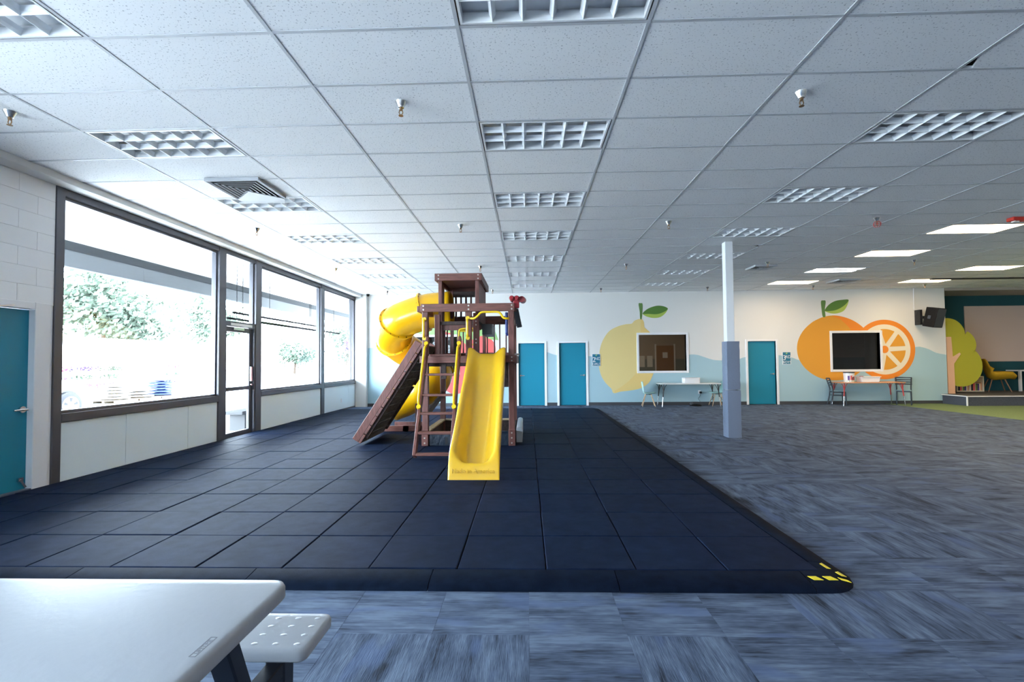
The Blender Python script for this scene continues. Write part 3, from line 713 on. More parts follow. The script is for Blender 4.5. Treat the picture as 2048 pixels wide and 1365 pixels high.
def ramp_prof(d): return [(0, .008), (0, ZM-.004), (.01, ZM), (d-.075, .046), (d-.03, .036), (d-.008, .022), (d, .008)]
RD = .20
xs = [1.72-1.17*k for k in range(6)]+[XW+.02]
for a, b in zip(xs, xs[1:]):
    MB().prism([(b+.003, MATY0-.004-q, z) for q, z in ramp_prof(RD)], (a-b-.006, 0, 0)).build('edge_ramp', 'ramp', mt, smooth=40)
    MB().prism([(b+.003, MATY1+.004+q, z) for q, z in ramp_prof(RD)], (a-b-.006, 0, 0)).build('edge_ramp', 'ramp', mt, smooth=40)
ys = [3.30+1.17*k for k in range(9)]+[MATY1-.14]
for a, b in zip(ys, ys[1:]):
    MB().prism([(MATX1+.004+q*.9, a+.003, z) for q, z in ramp_prof(RD)], (0, b-a-.006, 0)).build('edge_ramp', 'ramp', mt, smooth=40)
def corner(sy_, y0):
    rings = []
    for q, z in ramp_prof(RD)[1:]:
        rr = .05+q
        ring = [(1.723, y0-sy_*(q), z)]
        ring += [(MATX1-.05+.0+rr*math.sin(t_)*.95, y0+sy_*.05-sy_*rr*math.cos(t_), z) for t_ in [PI/2*k/6 for k in range(7)]]
        ring += [(MATX1+q*.9, y0+sy_*.137, z)]
        rings.append(ring)
    bot = [(p[0], p[1], .008) for p in rings[-1]]
    m = MB().grid(rings+[bot])
    m.f.append(tuple(range(len(rings[0]))))
    return m.build('corner_ramp', 'ramp', mt, smooth=40)
c1 = corner(1, MATY0); corner(-1, MATY1)
# worn hazard tape on the near corner
def tape(pts): lab(MB().prism(pts, (0, 0, .0025)).build('tape_stripe', 'tape', c1), 'yellow stripe of worn hazard tape')
zr = lambda q: ZM + (.046-ZM)*min(max((q-.01)/(RD-.085), 0), 1) if q < RD-.075 else .046-(q-RD+.075)*.25
def ty(y): return zr(MATY0-y)+.0015
for x in (1.755, 1.845):
    tape([(x, 3.045, ty(3.045)), (x+.055, 3.045, ty(3.045)), (x+.03, 3.085, ty(3.085)), (x-.02, 3.085, ty(3.085))])
tape([(1.925, 3.055, .0445), (1.975, 3.04, .036), (1.965, 3.06, .041), (1.92, 3.085, .047)])
tx = lambda x: zr((x-MATX1)/.9)+.0015
tape([(1.955, 3.10, tx(1.955)), (1.985, 3.10, tx(1.985)), (1.975, 3.17, tx(1.975)), (1.945, 3.15, tx(1.945))])
tape([(1.925, 3.20, tx(1.925)), (1.95, 3.20, tx(1.95)), (1.945, 3.29, tx(1.945)), (1.92, 3.27, tx(1.92))])

# ------------------------------------------------------------------ ceiling lights
def troffer(k, j, on, label, group, mid=False):
    x0 = GX0+k*TX; y0 = GY0+j*TY; x1 = x0+TX; y1 = y0+TY
    t = thing('ceiling_light', ((x0+x1)/2, (y0+y1)/2, ZC), label, 'ceiling light', group)
    e = .014
    def ringbox(m, a, wd, z0, z1):
        return m.box(x0+a, x1-a, y0+a, y0+a+wd, z0, z1).box(x0+a, x1-a, y1-a-wd, y1-a, z0, z1).box(x0+a, x0+a+wd, y0+a+wd, y1-a-wd, z0, z1).box(x1-a-wd, x1-a, y0+a+wd, y1-a-wd, z0, z1)
    ringbox(MB(), e, .008, ZC+.001, ZC+.02).build('shadow_gap', 'black', t)
    ringbox(MB(), e+.008, .016, ZC-.004, ZC+.06).build('frame', 'lampwhite', t)
    h = MB().box(x0+e, x1-e, y0+e, y1-e, ZC+.082, ZC+.087)
    if on:
        if mid:
            a = .04
            MB().box(x0+a, x1-a, y0+a, y0+.235, ZC+.0, ZC+.006).build('lit_lens', 'cool', t); MB().box(x0+a, x1-a, y1-.235, y1-a, ZC+.0, ZC+.006).build('lit_lens', 'cool', t)
            MB().box(x0+a, x1-a, y0+.235, y1-.235, ZC+.004, ZC+.012).build('centre_strip', 'grid', t)
        else: MB().box(x0+.04, x1-.04, y0+.04, y1-.04, ZC+.0, ZC+.006).build('lit_lens', 'lens', t)
        h.build('housing', 'lampwhite', t)
        return t
    h.box(x0+e, x0+e+.004, y0+e, y1-e, ZC+.02, ZC+.118).box(x1-e-.004, x1-e, y0+e, y1-e, ZC+.02, ZC+.118).box(x0+e, x1-e, y0+e, y0+e+.004, ZC+.02, ZC+.085).box(x0+e, x1-e, y1-e-.004, y1-e, ZC+.02, ZC+.085)
    h.build('housing', 'lampwhite', t)
    a = e+.024; bx0, bx1, by0, by1 = x0+a, x1-a, y0+a, y1-a
    def blade(p, q, side):        # curved wedge: thin at the bottom edge, wide at the top
        p, q = Vector(p), Vector(q); d = (q-p).normalized(); s = d.cross(Vector((0, 0, 1)))
        prof = [(-.002, 0), (.002, 0), (.008, .022), (.022, .048), (-.022, .048), (-.008, .022)]
        return MB().prism([tuple(p+s*u+Vector((0, 0, v))) for u, v in prof], q-p)
    for i in range(1, 6):
        x = bx0+(bx1-bx0)*i/6; blade((x, by0, ZC-.002), (x, by1, ZC-.002), 0).build('louvre_blade', 'louver', t)
    for i in range(1, 3):
        y = by0+(by1-by0)*i/3; blade((bx0, y, ZC-.001), (bx1, y, ZC-.001), 0).build('louvre_blade', 'louver', t)
    for y in (y0+.15, y0+.305, y0+.46): MB().cyl((x0+.06, y, ZC+.066), (x1-.06, y, ZC+.066), .013, n=8).build('lamp_tube', 'lampwhite', t, smooth=60)
    return t
colname = {-3: 'window-side', 0: 'middle', 3: 'right-hand'}
ordn = {-1: 'nearest', 2: 'second', 5: 'third', 8: 'fourth', 11: 'fifth', 14: 'sixth', 17: 'farthest'}
ordr = {2: 'nearest', 5: 'second', 8: 'third', 11: 'fourth', 14: 'fifth', 17: 'farthest'}
proto = None; base = None
for k, j in lights_off:
    if k in colname and j in ordn:
        L_ = 'unlit louvred ceiling light, %s from the camera in the %s line' % ((ordr if k == 3 else ordn)[j], colname[k])
        if (k, j) == (-3, 5): L_ = 'unlit louvred ceiling light right behind the square air vent'
        if (k, j) == (3, 11): L_ = 'unlit louvred ceiling light behind the top of the white column'
    else: L_ = 'unlit louvred ceiling light outside the view'
    if proto is None:
        proto = troffer(k, j, False, L_, 'unlit louvred ceiling lights'); base = proto.location.copy()
    else:
        o = copytree(proto); o.location = (GX0+(k+.5)*TX, GY0+(j+.5)*TY, ZC); o['label'] = L_
onl = {(6,8): 'lit warm ceiling light nearest the red alarm on the ceiling', (6,11): 'lit warm ceiling light, second in the lit line, right of the column', (6,14): 'lit cool white ceiling light with a grey centre strip', (6,17): 'lit ceiling light farthest back, above the mural of the orange', (9,14): 'lit warm ceiling light cut by the right edge, before the stage', (9,17): 'lit warm ceiling light nearest the black loudspeaker'}
for k, j in lights_on:
    troffer(k, j, True, onl.get((k, j), 'unseen lit ceiling light added outside the view'), 'lit ceiling lights', (k, j) == (6, 14))

# ------------------------------------------------------------------ air vents
def vent(cx, cy_, size, label, deflect=False):
    t = thing('air_vent', (cx, cy_, ZC), label, 'vent', 'square ceiling vents'); h = size/2; z = ZC
    def ring(a, wd, z0, z1, drop=0):
        m = MB()
        o4 = [(-a,-a),(a,-a),(a,a),(-a,a)]; i4 = [(-a+wd,-a+wd),(a-wd,-a+wd),(a-wd,a-wd),(-a+wd,a-wd)]
        for q in range(4):
            n_ = (q+1) % 4
            P = [(cx+o4[q][0], cy_+o4[q][1], z0), (cx+o4[n_][0], cy_+o4[n_][1], z0), (cx+i4[n_][0], cy_+i4[n_][1], z1), (cx+i4[q][0], cy_+i4[q][1], z1)]
            m.prism(P, (0, 0, .003))
        return m
    m = MB()
    m.box(cx-h, cx+h, cy_-h, cy_-h+.012, z-.035, z+.002).box(cx-h, cx+h, cy_+h-.012, cy_+h, z-.035, z+.002).box(cx-h, cx-h+.012, cy_-h+.012, cy_+h-.012, z-.035, z+.002).box(cx+h-.012, cx+h, cy_-h+.012, cy_+h-.012, z-.035, z+.002)
    m.build('vent_frame', 'grid', t)
    MB().box(cx-h+.012, cx+h-.012, cy_-h+.012, cy_+h-.012, z-.004, z-.001).build('duct_shade', 'plenum', t)  # flat dark sheet standing in for the shade inside the duct
    for i in range(6):
        a = h-.022-i*.050
        ring(a, .016, z-.036, z-.030).build('vane', 'grid', t)
    if deflect:
        MB().prism([(cx+.0, cy_+.03, z-.040), (cx+h*.95, cy_+h, z-.040), (cx+h*.80, cy_+h+.10, z-.05), (cx-h*.80, cy_+h+.10, z-.05), (cx-h*.95, cy_+h, z-.040)], (0, 0, .004)).build('air_deflector', 'deflect', t)
    return t
vent(-3.40, 5.70, .64, 'square white air vent with nested vanes and a pale deflector near the windows', True)
vent(5.47, 11.27, .5, 'square ceiling vent right of the white column'); vent(8.75, 13.45, .58, 'square ceiling vent between the lit lamps near the back wall')

# ------------------------------------------------------------------ sprinklers
def sprinkler(x, y, label):
    t = thing('sprinkler', (x, y, ZC), label, 'sprinkler', 'sprinkler heads on the ceiling')
    MB().lathe([(.048, 0), (.046, -.006), (.030, -.034), (.024, -.05), (.02, -.052)], (x, y, ZC), 14).build('escutcheon', 'chrome', t, smooth=40)
    m = MB().cyl((x, y, ZC-.05), (x, y, ZC-.07), .014, n=8)
    for s in (-1, 1): m.tube([(x+s*.010, y, ZC-.068), (x+s*.016, y, ZC-.09), (x+s*.004, y, ZC-.115)], .0045, 6)
    m.cyl((x, y, ZC-.113), (x, y, ZC-.117), .02, n=10)
    m.build('sprinkler_head', 'brass', t, smooth=40)
    return t
XS = {-4.33: 'leftmost', -1.02: 'second from left', 2.23: 'third from left', 5.37: 'fourth from left', 8.50: 'fifth from left', 11.65: 'sixth from left'}
RW = [(3.87, 'row nearest the camera', [-4.36, -1.02, 2.23]), (7.45, 'second row from the camera', [-4.28, -1.02, 2.22, 5.38]), (10.73, 'third row from the camera', [-4.33, -1.03, 2.24, 5.35, 8.52]), (14.32, 'row nearest the back wall', [-4.2, -1.01, 2.23, 5.37, 8.44, 11.65])]
ords = ['leftmost', 'second from left', 'third from left', 'fourth from left', 'fifth from left', 'sixth from left']
sp0 = None
for y, rn, xs_ in RW:
    for i, x in enumerate(xs_):
        L_ = 'chrome sprinkler head, %s in the %s' % (ords[i], rn)
        if (y, i) == (7.45, 3): L_ = 'sprinkler head inside a red wire guard'
        if sp0 is None: sp0 = sprinkler(x, y, L_)
        else:
            o = copytree(sp0); o.location = (x, y, ZC); o['label'] = L_
        if (y, i) == (7.45, 3):
            gm = MB()
            for q in range(6):
                a = PI*2*q/6; gm.tube([(x+.02*math.cos(a), y+.02*math.sin(a), ZC-.05), (x+.052*math.cos(a), y+.052*math.sin(a), ZC-.08), (x+.05*math.cos(a), y+.05*math.sin(a), ZC-.12), (x+.02*math.cos(a), y+.02*math.sin(a), ZC-.145)], .003, 5)
            gm.tube([(x+.052*math.cos(PI*2*q/12), y+.052*math.sin(PI*2*q/12), ZC-.1) for q in range(12)], .003, 5, closed=True)
            WL[o.name] = Vector((x, y, ZC)); gm.build('wire_guard', 'firered', o)
t = thing('fire_alarm', (7.60, 7.62, ZC), 'red fire alarm strobe mounted on the ceiling', 'alarm')
MB().box(7.46, 7.74, 7.50, 7.62, ZC-.055, ZC).build('alarm_body', 'firered', t, bevel=.01, seg=2); MB().box(7.50, 7.58, 7.53, 7.59, ZC-.075, ZC-.054).build('strobe_lens', 'whiteplastic', t, bevel=.006)
# security camera in the far left corner
t = thing('security_camera', (-4.98, 14.9, ZC), 'tiny dark dome camera in the ceiling corner above the windows', 'camera')
MB().lathe([(.05, 0), (.05, -.02), (.045, -.045), (.025, -.07)], (-4.98, 14.9, ZC), 12).build('dome', 'blackplastic', t, smooth=40)

# ------------------------------------------------------------------ playset
ZM = .0635
ps = thing('playset', (-1.0, 8.5, ZM), 'brown wooden play tower with yellow wave slide, tube slide, ladder and ramp', 'playset')
PXL, PXR, PYF, PYR = -1.69, -.20, 7.70, 9.40
W = .095
def post(x, y, z0, z1, m='wood', nm='post'): return MB().box(x, x+W, y, y+W, z0, z1).build(nm, m, ps, bevel=.006)
post(PXL, PYF, ZM, 2.35); post(PXR-W, PYF, ZM, 2.35); post(PXL, PYR-W, ZM, 2.35); post(PXR-W, PYR-W, ZM, 2.35)
post(-.985, PYF+.02, 1.39, 2.30)
# doubled boards bolted at the feet
for x in (PXL+.0, PXR-W):
    b_ = MB().box(x-.005, x+W+.005, PYF-.035, PYF-.002, ZM, .32).build('foot_board', 'wood', ps, bevel=.004)
    for z in (.11, .19, .27): MB().cyl((x+.045, PYF-.036, z), (x+.045, PYF-.045, z), .013, n=8).build('bolt', 'bolt', b_)
def board(p0, p1, nm='beam', m='woodx', bev=.005): return MB().box(p0[0], p1[0], p0[1], p1[1], p0[2], p1[2]).build(nm, m, ps, bevel=bev)
fb = board((-1.70, PYF-.04, 2.215), (-.19, PYF-.001, 2.345))
for x in (-1.66, -.93, -.235):
    for z in (2.25, 2.31): MB().cyl((x, PYF-.041, z), (x, PYF-.049, z), .014, n=8).build('bolt', 'bolt', fb)
board((PXL-.09, PYF+.03, 2.225), (PXL-.003, PYR, 2.32)); board((PXR+.003, PYF+.03, 2.225), (PXR+.04, PYR, 2.32)); board((PXL, PYR+.002, 2.16), (PXR, PYR+.04, 2.30))
# deck
fd = board((PXL-.01, PYF-.04, 1.39), (PXR+.01, PYF-.001, 1.505))
for x in (-1.65, -.24):
    for z in (1.42, 1.475): MB().cyl((x, PYF-.041, z), (x, PYF-.049, z), .012, n=8).build('bolt', 'bolt', fd)
board((PXL-.04, PYF, 1.39), (PXL-.002, PYR, 1.505), 'beam', 'wood'); board((PXR+.002, PYF, 1.37), (PXR+.04, PYR, 1.505), 'beam', 'wood'); board((PXL, PYR+.001, 1.39), (PXR, PYR+.04, 1.505))
for i in range(10):
    y0 = PYF+W+.004+i*.150
    board((PXL+.004, y0, 1.465), (PXR-.004, y0+.142, 1.50), 'deck_plank', 'woodx', .003)
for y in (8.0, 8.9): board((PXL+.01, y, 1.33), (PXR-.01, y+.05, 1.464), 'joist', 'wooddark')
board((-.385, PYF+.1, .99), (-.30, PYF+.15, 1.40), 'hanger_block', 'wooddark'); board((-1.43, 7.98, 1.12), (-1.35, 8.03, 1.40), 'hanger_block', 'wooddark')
# rear railing and dowels, right side railing
board((PXL+W, PYR-.07, 2.13), (PXR-W, PYR-.02, 2.24), 'rail'); board((PXL+W, PYR-.07, 1.52), (PXR-W, PYR-.02, 1.58), 'rail')
for x in (-1.555, -1.455, -1.35, -1.24, -.83, -.77, -.63, -.525, -.40): MB().cyl((x, PYR-.045, 1.56), (x, PYR-.045, 2.14), .014, n=10).build('dowel', 'wood', ps, smooth=60)
board((PXR-.06, PYF+W, 2.10), (PXR-.02, PYR-W, 2.20), 'rail', 'wood')
for i in range(7): y = PYF+.25+i*.2; MB().cyl((PXR-.04, y, 1.5), (PXR-.04, y, 2.12), .014, n=10).build('dowel', 'wood', ps, smooth=60)
# left side boards
for i in range(3): board((PXL-.001, PYR-.35+i*.085, 1.505), (PXL+.03, PYR-.28+i*.085, 2.22), 'side_board', 'wood', .003)
# tower with the flat roof
TXL, TXR, TYF, TYR = -1.475, -.79, 7.98, 9.29
tw = .062
def tpost(x, y, z0=1.50): return MB().box(x, x+tw, y, y+tw, z0, 2.80).build('tower_post', 'wood', ps, bevel=.005)
tpost(TXL, TYF); tpost(TXR-tw, TYF); tpost(TXL, TYR-tw); tpost(TXR-tw, TYR-tw)
MB().box(TXL-.06, TXL+.03, TYF-.03, TYF-.001, 1.5, 2.20).build('tower_board', 'wood', ps, bevel=.004)
tb_ = MB().box(TXR-.10, TXR-.0, TYF-.035, TYF-.002, 1.5, 2.22).build('tower_board', 'wood', ps, bevel=.004)
for z in (1.72, 1.78, 2.02, 2.08): MB().cyl((TXR-.05, TYF-.035, z), (TXR-.05, TYF-.044, z), .012, n=8).build('bolt', 'bolt', tb_)
rf = MB().box(TXL-.02, TXR+.02, TYF-.01, TYR+.03, 2.845, 2.875).build('roof_deck', 'woodx', ps)
for a, b in (((TXL-.03, TYF-.045, 2.765), (TXR+.03, TYF-.011, 2.885)), ((TXL-.03, TYR+.031, 2.765), (TXR+.03, TYR+.065, 2.885))):
    q = MB().box(a[0], b[0], a[1], b[1], a[2], b[2]).build('roof_board', 'woodx', ps, bevel=.004)
    if a[1] < 8.5:
        for x in (TXL+.01, TXR-.01):
            for z in (2.795, 2.855): MB().cyl((x, a[1], z), (x, a[1]-.009, z), .012, n=8).build('bolt', 'bolt', q)
for x in (TXL-.054, TXR+.022): MB().box(x, x+.032, TYF-.045, TYR+.065, 2.765, 2.885).build('roof_board', 'wood', ps, bevel=.004)
# tower walls of vertical slats
for i in range(9):
    y0 = TYF+tw+.015+i*.125
    MB().box(TXR-.022, TXR-.002, y0, y0+.10, 2.09, 2.77).build('slat', 'wood', ps, bevel=.003)
for i in range(4): y0 = TYF+tw+.012+i*.105; MB().box(TXL+.002, TXL+.022, y0, y0+.085, 2.09, 2.77).build('slat', 'wood', ps, bevel=.003)
for i in range(6): x = TXL+tw+.03+i*.098; MB().box(x, x+.035, TYR-.045, TYR-.02, 2.09, 2.68).build('slat', 'wood', ps, bevel=.003)
MB().box(TXL+tw, TXR-tw, TYR-.055, TYR-.015, 2.66, 2.77).build('rail', 'wooddark', ps); MB().box(TXL+tw, TXR-tw, TYR-.055, TYR-.015, 2.08, 2.12).build('rail', 'wooddark', ps)
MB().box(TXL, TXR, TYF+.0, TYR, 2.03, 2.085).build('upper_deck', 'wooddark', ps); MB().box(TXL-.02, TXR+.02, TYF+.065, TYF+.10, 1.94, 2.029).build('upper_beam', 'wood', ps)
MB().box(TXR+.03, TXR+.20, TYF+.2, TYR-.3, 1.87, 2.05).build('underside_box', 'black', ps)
# upper ladder grips
MB().tube(spline([(-1.13, 8.02, 1.66), (-1.13, 7.98, 1.90), (-1.08, 7.98, 1.955), (-.90, 7.98, 1.96), (-.86, 8.02, 1.96)], 5, False), .017, 8).build('grab_handle', 'yellowgrip', ps, smooth=60)
MB().cyl((-1.25, 8.9, 1.98), (-.9, 8.9, 1.98), .016, n=8).build('grab_bar', 'yellowgrip', ps, smooth=60)
MB().cyl((-.93, 8.2, 1.70), (-.82, 8.2, 1.70), .016, n=8).build('grab_bar', 'yellowgrip', ps, smooth=60)
# grips on the front posts
def grip(x, z0, z1):
    h = MB().tube(spline([(x, PYF-.03, z1-.02), (x, PYF-.075, z1-.045), (x, PYF-.08, z1-.1), (x, PYF-.08, z0+.1), (x, PYF-.075, z0+.045), (x, PYF-.03, z0+.02)], 4, False), .018, 8)
    for z in (z0, z1): h.cyl((x, PYF-.03, z), (x, PYF+.0-.002, z), .033, n=12)
    h.build('grab_handle', 'yellowgrip', ps, smooth=50)
grip(-1.648, 1.79, 2.10); grip(-.945, 1.79, 2.11)
MB().tube(spline([(-.90, PYF-.01, 2.105), (-.84, PYF-.05, 2.10), (-.78, PYF-.06, 2.14), (-.72, PYF-.06, 2.195), (-.60, PYF-.06, 2.20), (-.47, PYF-.06, 2.20), (-.42, PYF-.06, 2.18), (-.37, PYF-.06, 2.11), (-.31, PYF-.05, 2.095), (-.29, PYF-.01, 2.10)], 5, False), .018, 8).build('overhead_bar', 'yellowgrip', ps, smooth=60)
# blue periscope tube, red binoculars and its grey bracket
MB().cyl((-.325, PYF+.13, 1.86), (-.325, PYF+.13, 2.21), .024, n=12).cyl((-.325, PYF+.13, 1.86), (-.31, PYF+.07, 1.84), .02, n=8).build('blue_tube', 'blue', ps, smooth=50)
bn = MB().box(-.215, -.115, 7.72, 7.80, 2.27, 2.40).build('binocular_mount', 'red', ps, bevel=.015, seg=2)
for x in (-.235, -.155): MB().tube([(x, 7.62, 2.425), (x, 7.68, 2.425), (x, 7.68, 2.425), (x+.02, 7.90, 2.425)], [.030, .030, .042, .052], 14).build('binocular_barrel', 'red', bn, smooth=40)
MB().cyl((-.075, 7.74, 2.415), (-.055, 7.90, 2.415), .05, .056, 14).build('binocular_barrel', 'red', bn, smooth=40)
gb = MB().beam((-.175, 7.90, 2.27), (-.115, 7.95, 1.97), .085, .03, (0, 1, 0)).build('angled_bracket', 'greyplastic', ps, bevel=.004)
for i in range(6): t_ = i/6; MB().beam((-.175+.06*t_-.05, 7.895+.05*t_, 2.24-.29*t_), (-.175+.06*t_+.05, 7.895+.05*t_, 2.24-.29*t_), .012, .012).build('bracket_rib', 'greyplastic', gb)
MB().cyl((-.20, 7.75, 1.52), (-.12, 7.75, 1.52), .015, n=8).build('hook_bolt', 'bolt', ps)
# ladder
ld = MB()
ldo = None
la0, la1 = Vector((0, 6.62, ZM)), Vector((0, 7.60, 1.79)); ldir = (la1-la0).normalized(); lup = Vector((1, 0, 0)).cross(ldir)
def lp(z): return la0+(la1-la0)*((z-ZM)/(1.79-ZM))
lad = MB().box(-1.545, -1.085, 7.56, 7.66, 1.50, 1.53).build('ladder', 'woodx', ps, bevel=.005)
for x in (-1.572, -1.058):
    MB().beam((x, 6.655, ZM+.03), (x, 7.60, 1.79), .045, .105, (0, -1, .5)).build('stile', 'wood', lad, bevel=.005)
    # yellow hand rail along the stile
    rl = MB(); o_ = Vector((-.012, -.085, .05)); pts = [lp(.73), lp(.78)+o_*.8, lp(.9)+o_, lp(1.5)+o_, lp(1.60)+o_*.8, lp(1.65)+o_*.15]
    rl.tube([(x+p.x, p.y, p.z) for p in spline(pts, 4, False)], .019, 8)
    for z in (.72, 1.66):
        p = lp(z); rl.cyl((x, p.y-.06, p.z+.03), (x, p.y-.085, p.z+.045), .033, n=12)
    rl.build('hand_rail', 'yellowgrip', lad, smooth=50)
for z in (.127, .40, .66, .916, 1.215):
    p = lp(z); MB().box(-1.549, -1.081, p.y-.045, p.y+.045, p.z-.018, p.z+.018).build('rung', 'woodx', lad, bevel=.006)
# wave slide
rowsY = [(7.69, 1.63, 1.535), (7.60, 1.62, 1.52), (7.45, 1.50, 1.42), (7.15, 1.29, 1.17), (6.85, 1.11, .97), (6.5, .92, .74), (6.2, .735, .54), (5.94, .575, .37), (5.78, .485, .27), (5.68, .43, .215), (5.62, .395, .205), (5.575, .36, .215), (5.545, .31, .24), (5.52, .25, .225), (5.50, .19, .175), (5.48, .12, .11), (5.47, ZM, ZM)]
rY = [(p.x, p.y, p.z) for p in spline([Vector(q) for q in rowsY], 3, False)]
def slide_row(Y, zr_, zc_):
    f = (7.69-Y)/2.22; xl = -.935+.022*f; xr = -.335+.013*f; cx = (xl+xr)/2; hw = (xr-xl)/2; row = []
    sk = min(.17, max(zr_-ZM, 0)*.9)
    def P(t, z): return (cx+hw*t, Y, max(z, ZM+.0005))
    row.append(P(-1.0, zr_-sk)); row.append(P(-1.0, zr_-.03)); row.append(P(-.985, zr_-.008))
    for k in range(25):
        t = -.94+1.88*k/24; a = abs(t)
        q = 0 if a < .30 else (1 if a > .88 else 0.5-0.5*math.cos(PI*(a-.30)/.58))
        row.append(P(t, zc_+(zr_-zc_)*q))
    row.append(P(.985, zr_-.008)); row.append(P(1.0, zr_-.03)); row.append(P(1.0, zr_-sk))
    return row
sl_ = MB().grid([slide_row(*q) for q in rY]).build('wave_slide', 'slide', ps, smooth=60)
textmesh('Made in America', .072, 'embossed_text', 'slide', sl_, lambda q: (-.625+q[0], 5.483+.0-q[2]-.003-(.0 if q[1] < 0 else 0)-.10*0+ (q[1])*.33, .135+q[1]), .006)
# tube slide: straight mouth, a descending turn and the way out
TR = .325; Rr = .385; cxh = -2.26
path = [(-1.40, 8.95, 2.40), (-1.62, 8.95, 2.385), (-1.92, 8.95, 2.345)]
for i in range(1, 25):
    a = 2*PI*i/24
    path.append((cxh-Rr*math.sin(a), 8.95+Rr-Rr*math.cos(a)+.75*(i/24)**1.3, 2.26-1.52*(i/24)))
path += [(-2.50, 9.72, .63), (-2.75, 9.73, .54)]
path = [Vector(p) for p in path]
sp_ = spline(path, 3, False)
ts = MB().tube(sp_[:1]+sp_[1:], TR, 28, caps=False).build('tube_slide', 'yellow', ps, smooth=60, solid=.012, recalc=False)
def flange(i, bolts=True):
    a, b = sp_[i], sp_[i+1]; d = (b-a).normalized()
    fl = MB().tube([a-d*.022, a-d*.018, a+d*.018, a+d*.022], [TR+.004, TR+.048, TR+.048, TR+.004], 28, caps=False)
    f_ = fl.build('flange', 'yellow', ts, smooth=30, recalc=False)
    ref = Vector((0, 0, 1)) if abs(d.z) < .9 else Vector((1, 0, 0)); s1 = d.cross(ref).normalized(); s2 = s1.cross(d)
    bm_ = MB()
    for k in range(14):
        t_ = 2*PI*k/14; c = a+(s1*math.cos(t_)+s2*math.sin(t_))*(TR+.027); bm_.cyl(c-d*.028, c+d*.028, .009, n=6)
    bm_.build('flange_bolts', 'black', ts)
flange(6); flange(11); flange(25); flange(57)
MB().box(-2.42, -2.02, 9.28, 9.33, ZM, .18).build('support_beam', 'woodx', ps, bevel=.004)
MB().box(-2.95, -2.30, 9.28, 9.33, ZM, .17).build('support_beam', 'woodx', ps, bevel=.004)
MB().prism([(-2.16, 9.22, ZM), (-2.07, 9.22, ZM), (-2.07, 9.22, .63), (-2.16, 9.22, .60)], (0, .05, 0)).build('support_post', 'wood', ps, bevel=.004)
MB().box(-2.75, -2.1, 9.9, 9.95, ZM, .17).build('support_beam', 'wood', ps)
# climbing ramp on the left
A, B = Vector((-2.79, 0, ZM+.05)), Vector((-1.745, 0, 1.72)); rd = (B-A).normalized(); rn = Vector((-rd.z, 0, rd.x))
rp = None
for y in (7.83, 9.04):
    q = MB().beam(A+rn*.035+Vector((0, y, 0)), B+rn*.035+Vector((0, y, 0)), .05, .115, tuple(rn))
    if rp is None: rp = q.build('climbing_ramp', 'wood', ps, bevel=.005)
    else: q.build('ramp_rail', 'wood', rp, bevel=.005)
n = 11; Ln = (B-A).length
for i in range(n):
    a = A+rd*(Ln*i/n+.006)-rn*.048; b = A+rd*(Ln*(i+1)/n-.006)-rn*.048
    MB().beam(a+Vector((0, 8.435, 0)), b+Vector((0, 8.435, 0)), 1.265, .036, tuple(rn)).build('ramp_plank', 'plankunder', rp, bevel=.003)
    MB().beam(a+Vector((0, 7.812, 0)), b+Vector((0, 7.812, 0)), .03, .040, tuple(rn)).build('plank_end', 'wood', rp, bevel=.003)
for (s0, s1) in ((.06, .55), (.57, .99)):
    for y in (7.88, 8.98):
        MB().beam(A+rd*Ln*s0-rn*.088+Vector((0, y, 0)), A+rd*Ln*s1-rn*.088+Vector((0, y, 0)), .06, .045, tuple(rn)).build('ramp_cleat', 'wooddark', rp, bevel=.004)
# low frame under the deck
for p0, p1, m in (((PXL+W, PYR-.09, ZM), (PXR-W, PYR-.03, .27), 'wooddark'), ((PXL+.01, PYF+W, ZM), (PXL+.06, PYR-W, .27), 'wooddark'), ((PXR-.06, PYF+W, ZM), (PXR-.01, PYR-W, .27), 'wooddark')):
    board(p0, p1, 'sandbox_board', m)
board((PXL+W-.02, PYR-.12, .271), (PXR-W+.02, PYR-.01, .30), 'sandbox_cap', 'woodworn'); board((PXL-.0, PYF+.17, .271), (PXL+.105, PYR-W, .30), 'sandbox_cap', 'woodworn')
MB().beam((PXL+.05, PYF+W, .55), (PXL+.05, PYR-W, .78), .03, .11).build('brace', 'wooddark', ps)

# padding pads round the lower frame
def pad(name, loc, x0, x1, y0, y1, z0, z1, m, label, axis):
    t = thing(name, loc, label, 'pad')
    prof = []; 
    a0, a1 = (y0, y1) if axis == 'x' else (x0, x1); h = (a1-a0)/2; c = (a0+a1)/2
    for k in range(9): th = PI*k/8; prof.append((c-h*math.cos(th), z1-h*.7+h*.7*math.sin(th)))
    prof = [(a0, z0)]+prof+[(a1, z0)]
    if axis == 'x': mm = MB().prism([(x0, p, z) for p, z in prof], (x1-x0, 0, 0))
    else: mm = MB().prism([(p, y0, z) for p, z in prof], (0, y1-y0, 0))
    mm.build('pad_cover', m, t, smooth=40)
    if axis == 'x':
        for x in (x0+.25, (x0+x1)/2+.1, x1-.25): MB().box(x, x+.04, y0-.004, y0, z0+.02, z1-.09).build('strap', 'black', t)
    return t
pad('foam_pad', (-.94, PYF+.1, ZM), -1.572, -.312, PYF+.003, PYF+.16, ZM, .285, 'navyvinyl', 'dark navy vinyl pad along the front foot of the playset', 'x')
pad('foam_pad', (-.10, 8.8, ZM), -.185, -.085, 8.0, 9.42, ZM, .31, 'lightvinyl', 'pale grey vinyl pad along the right foot of the playset', 'y')

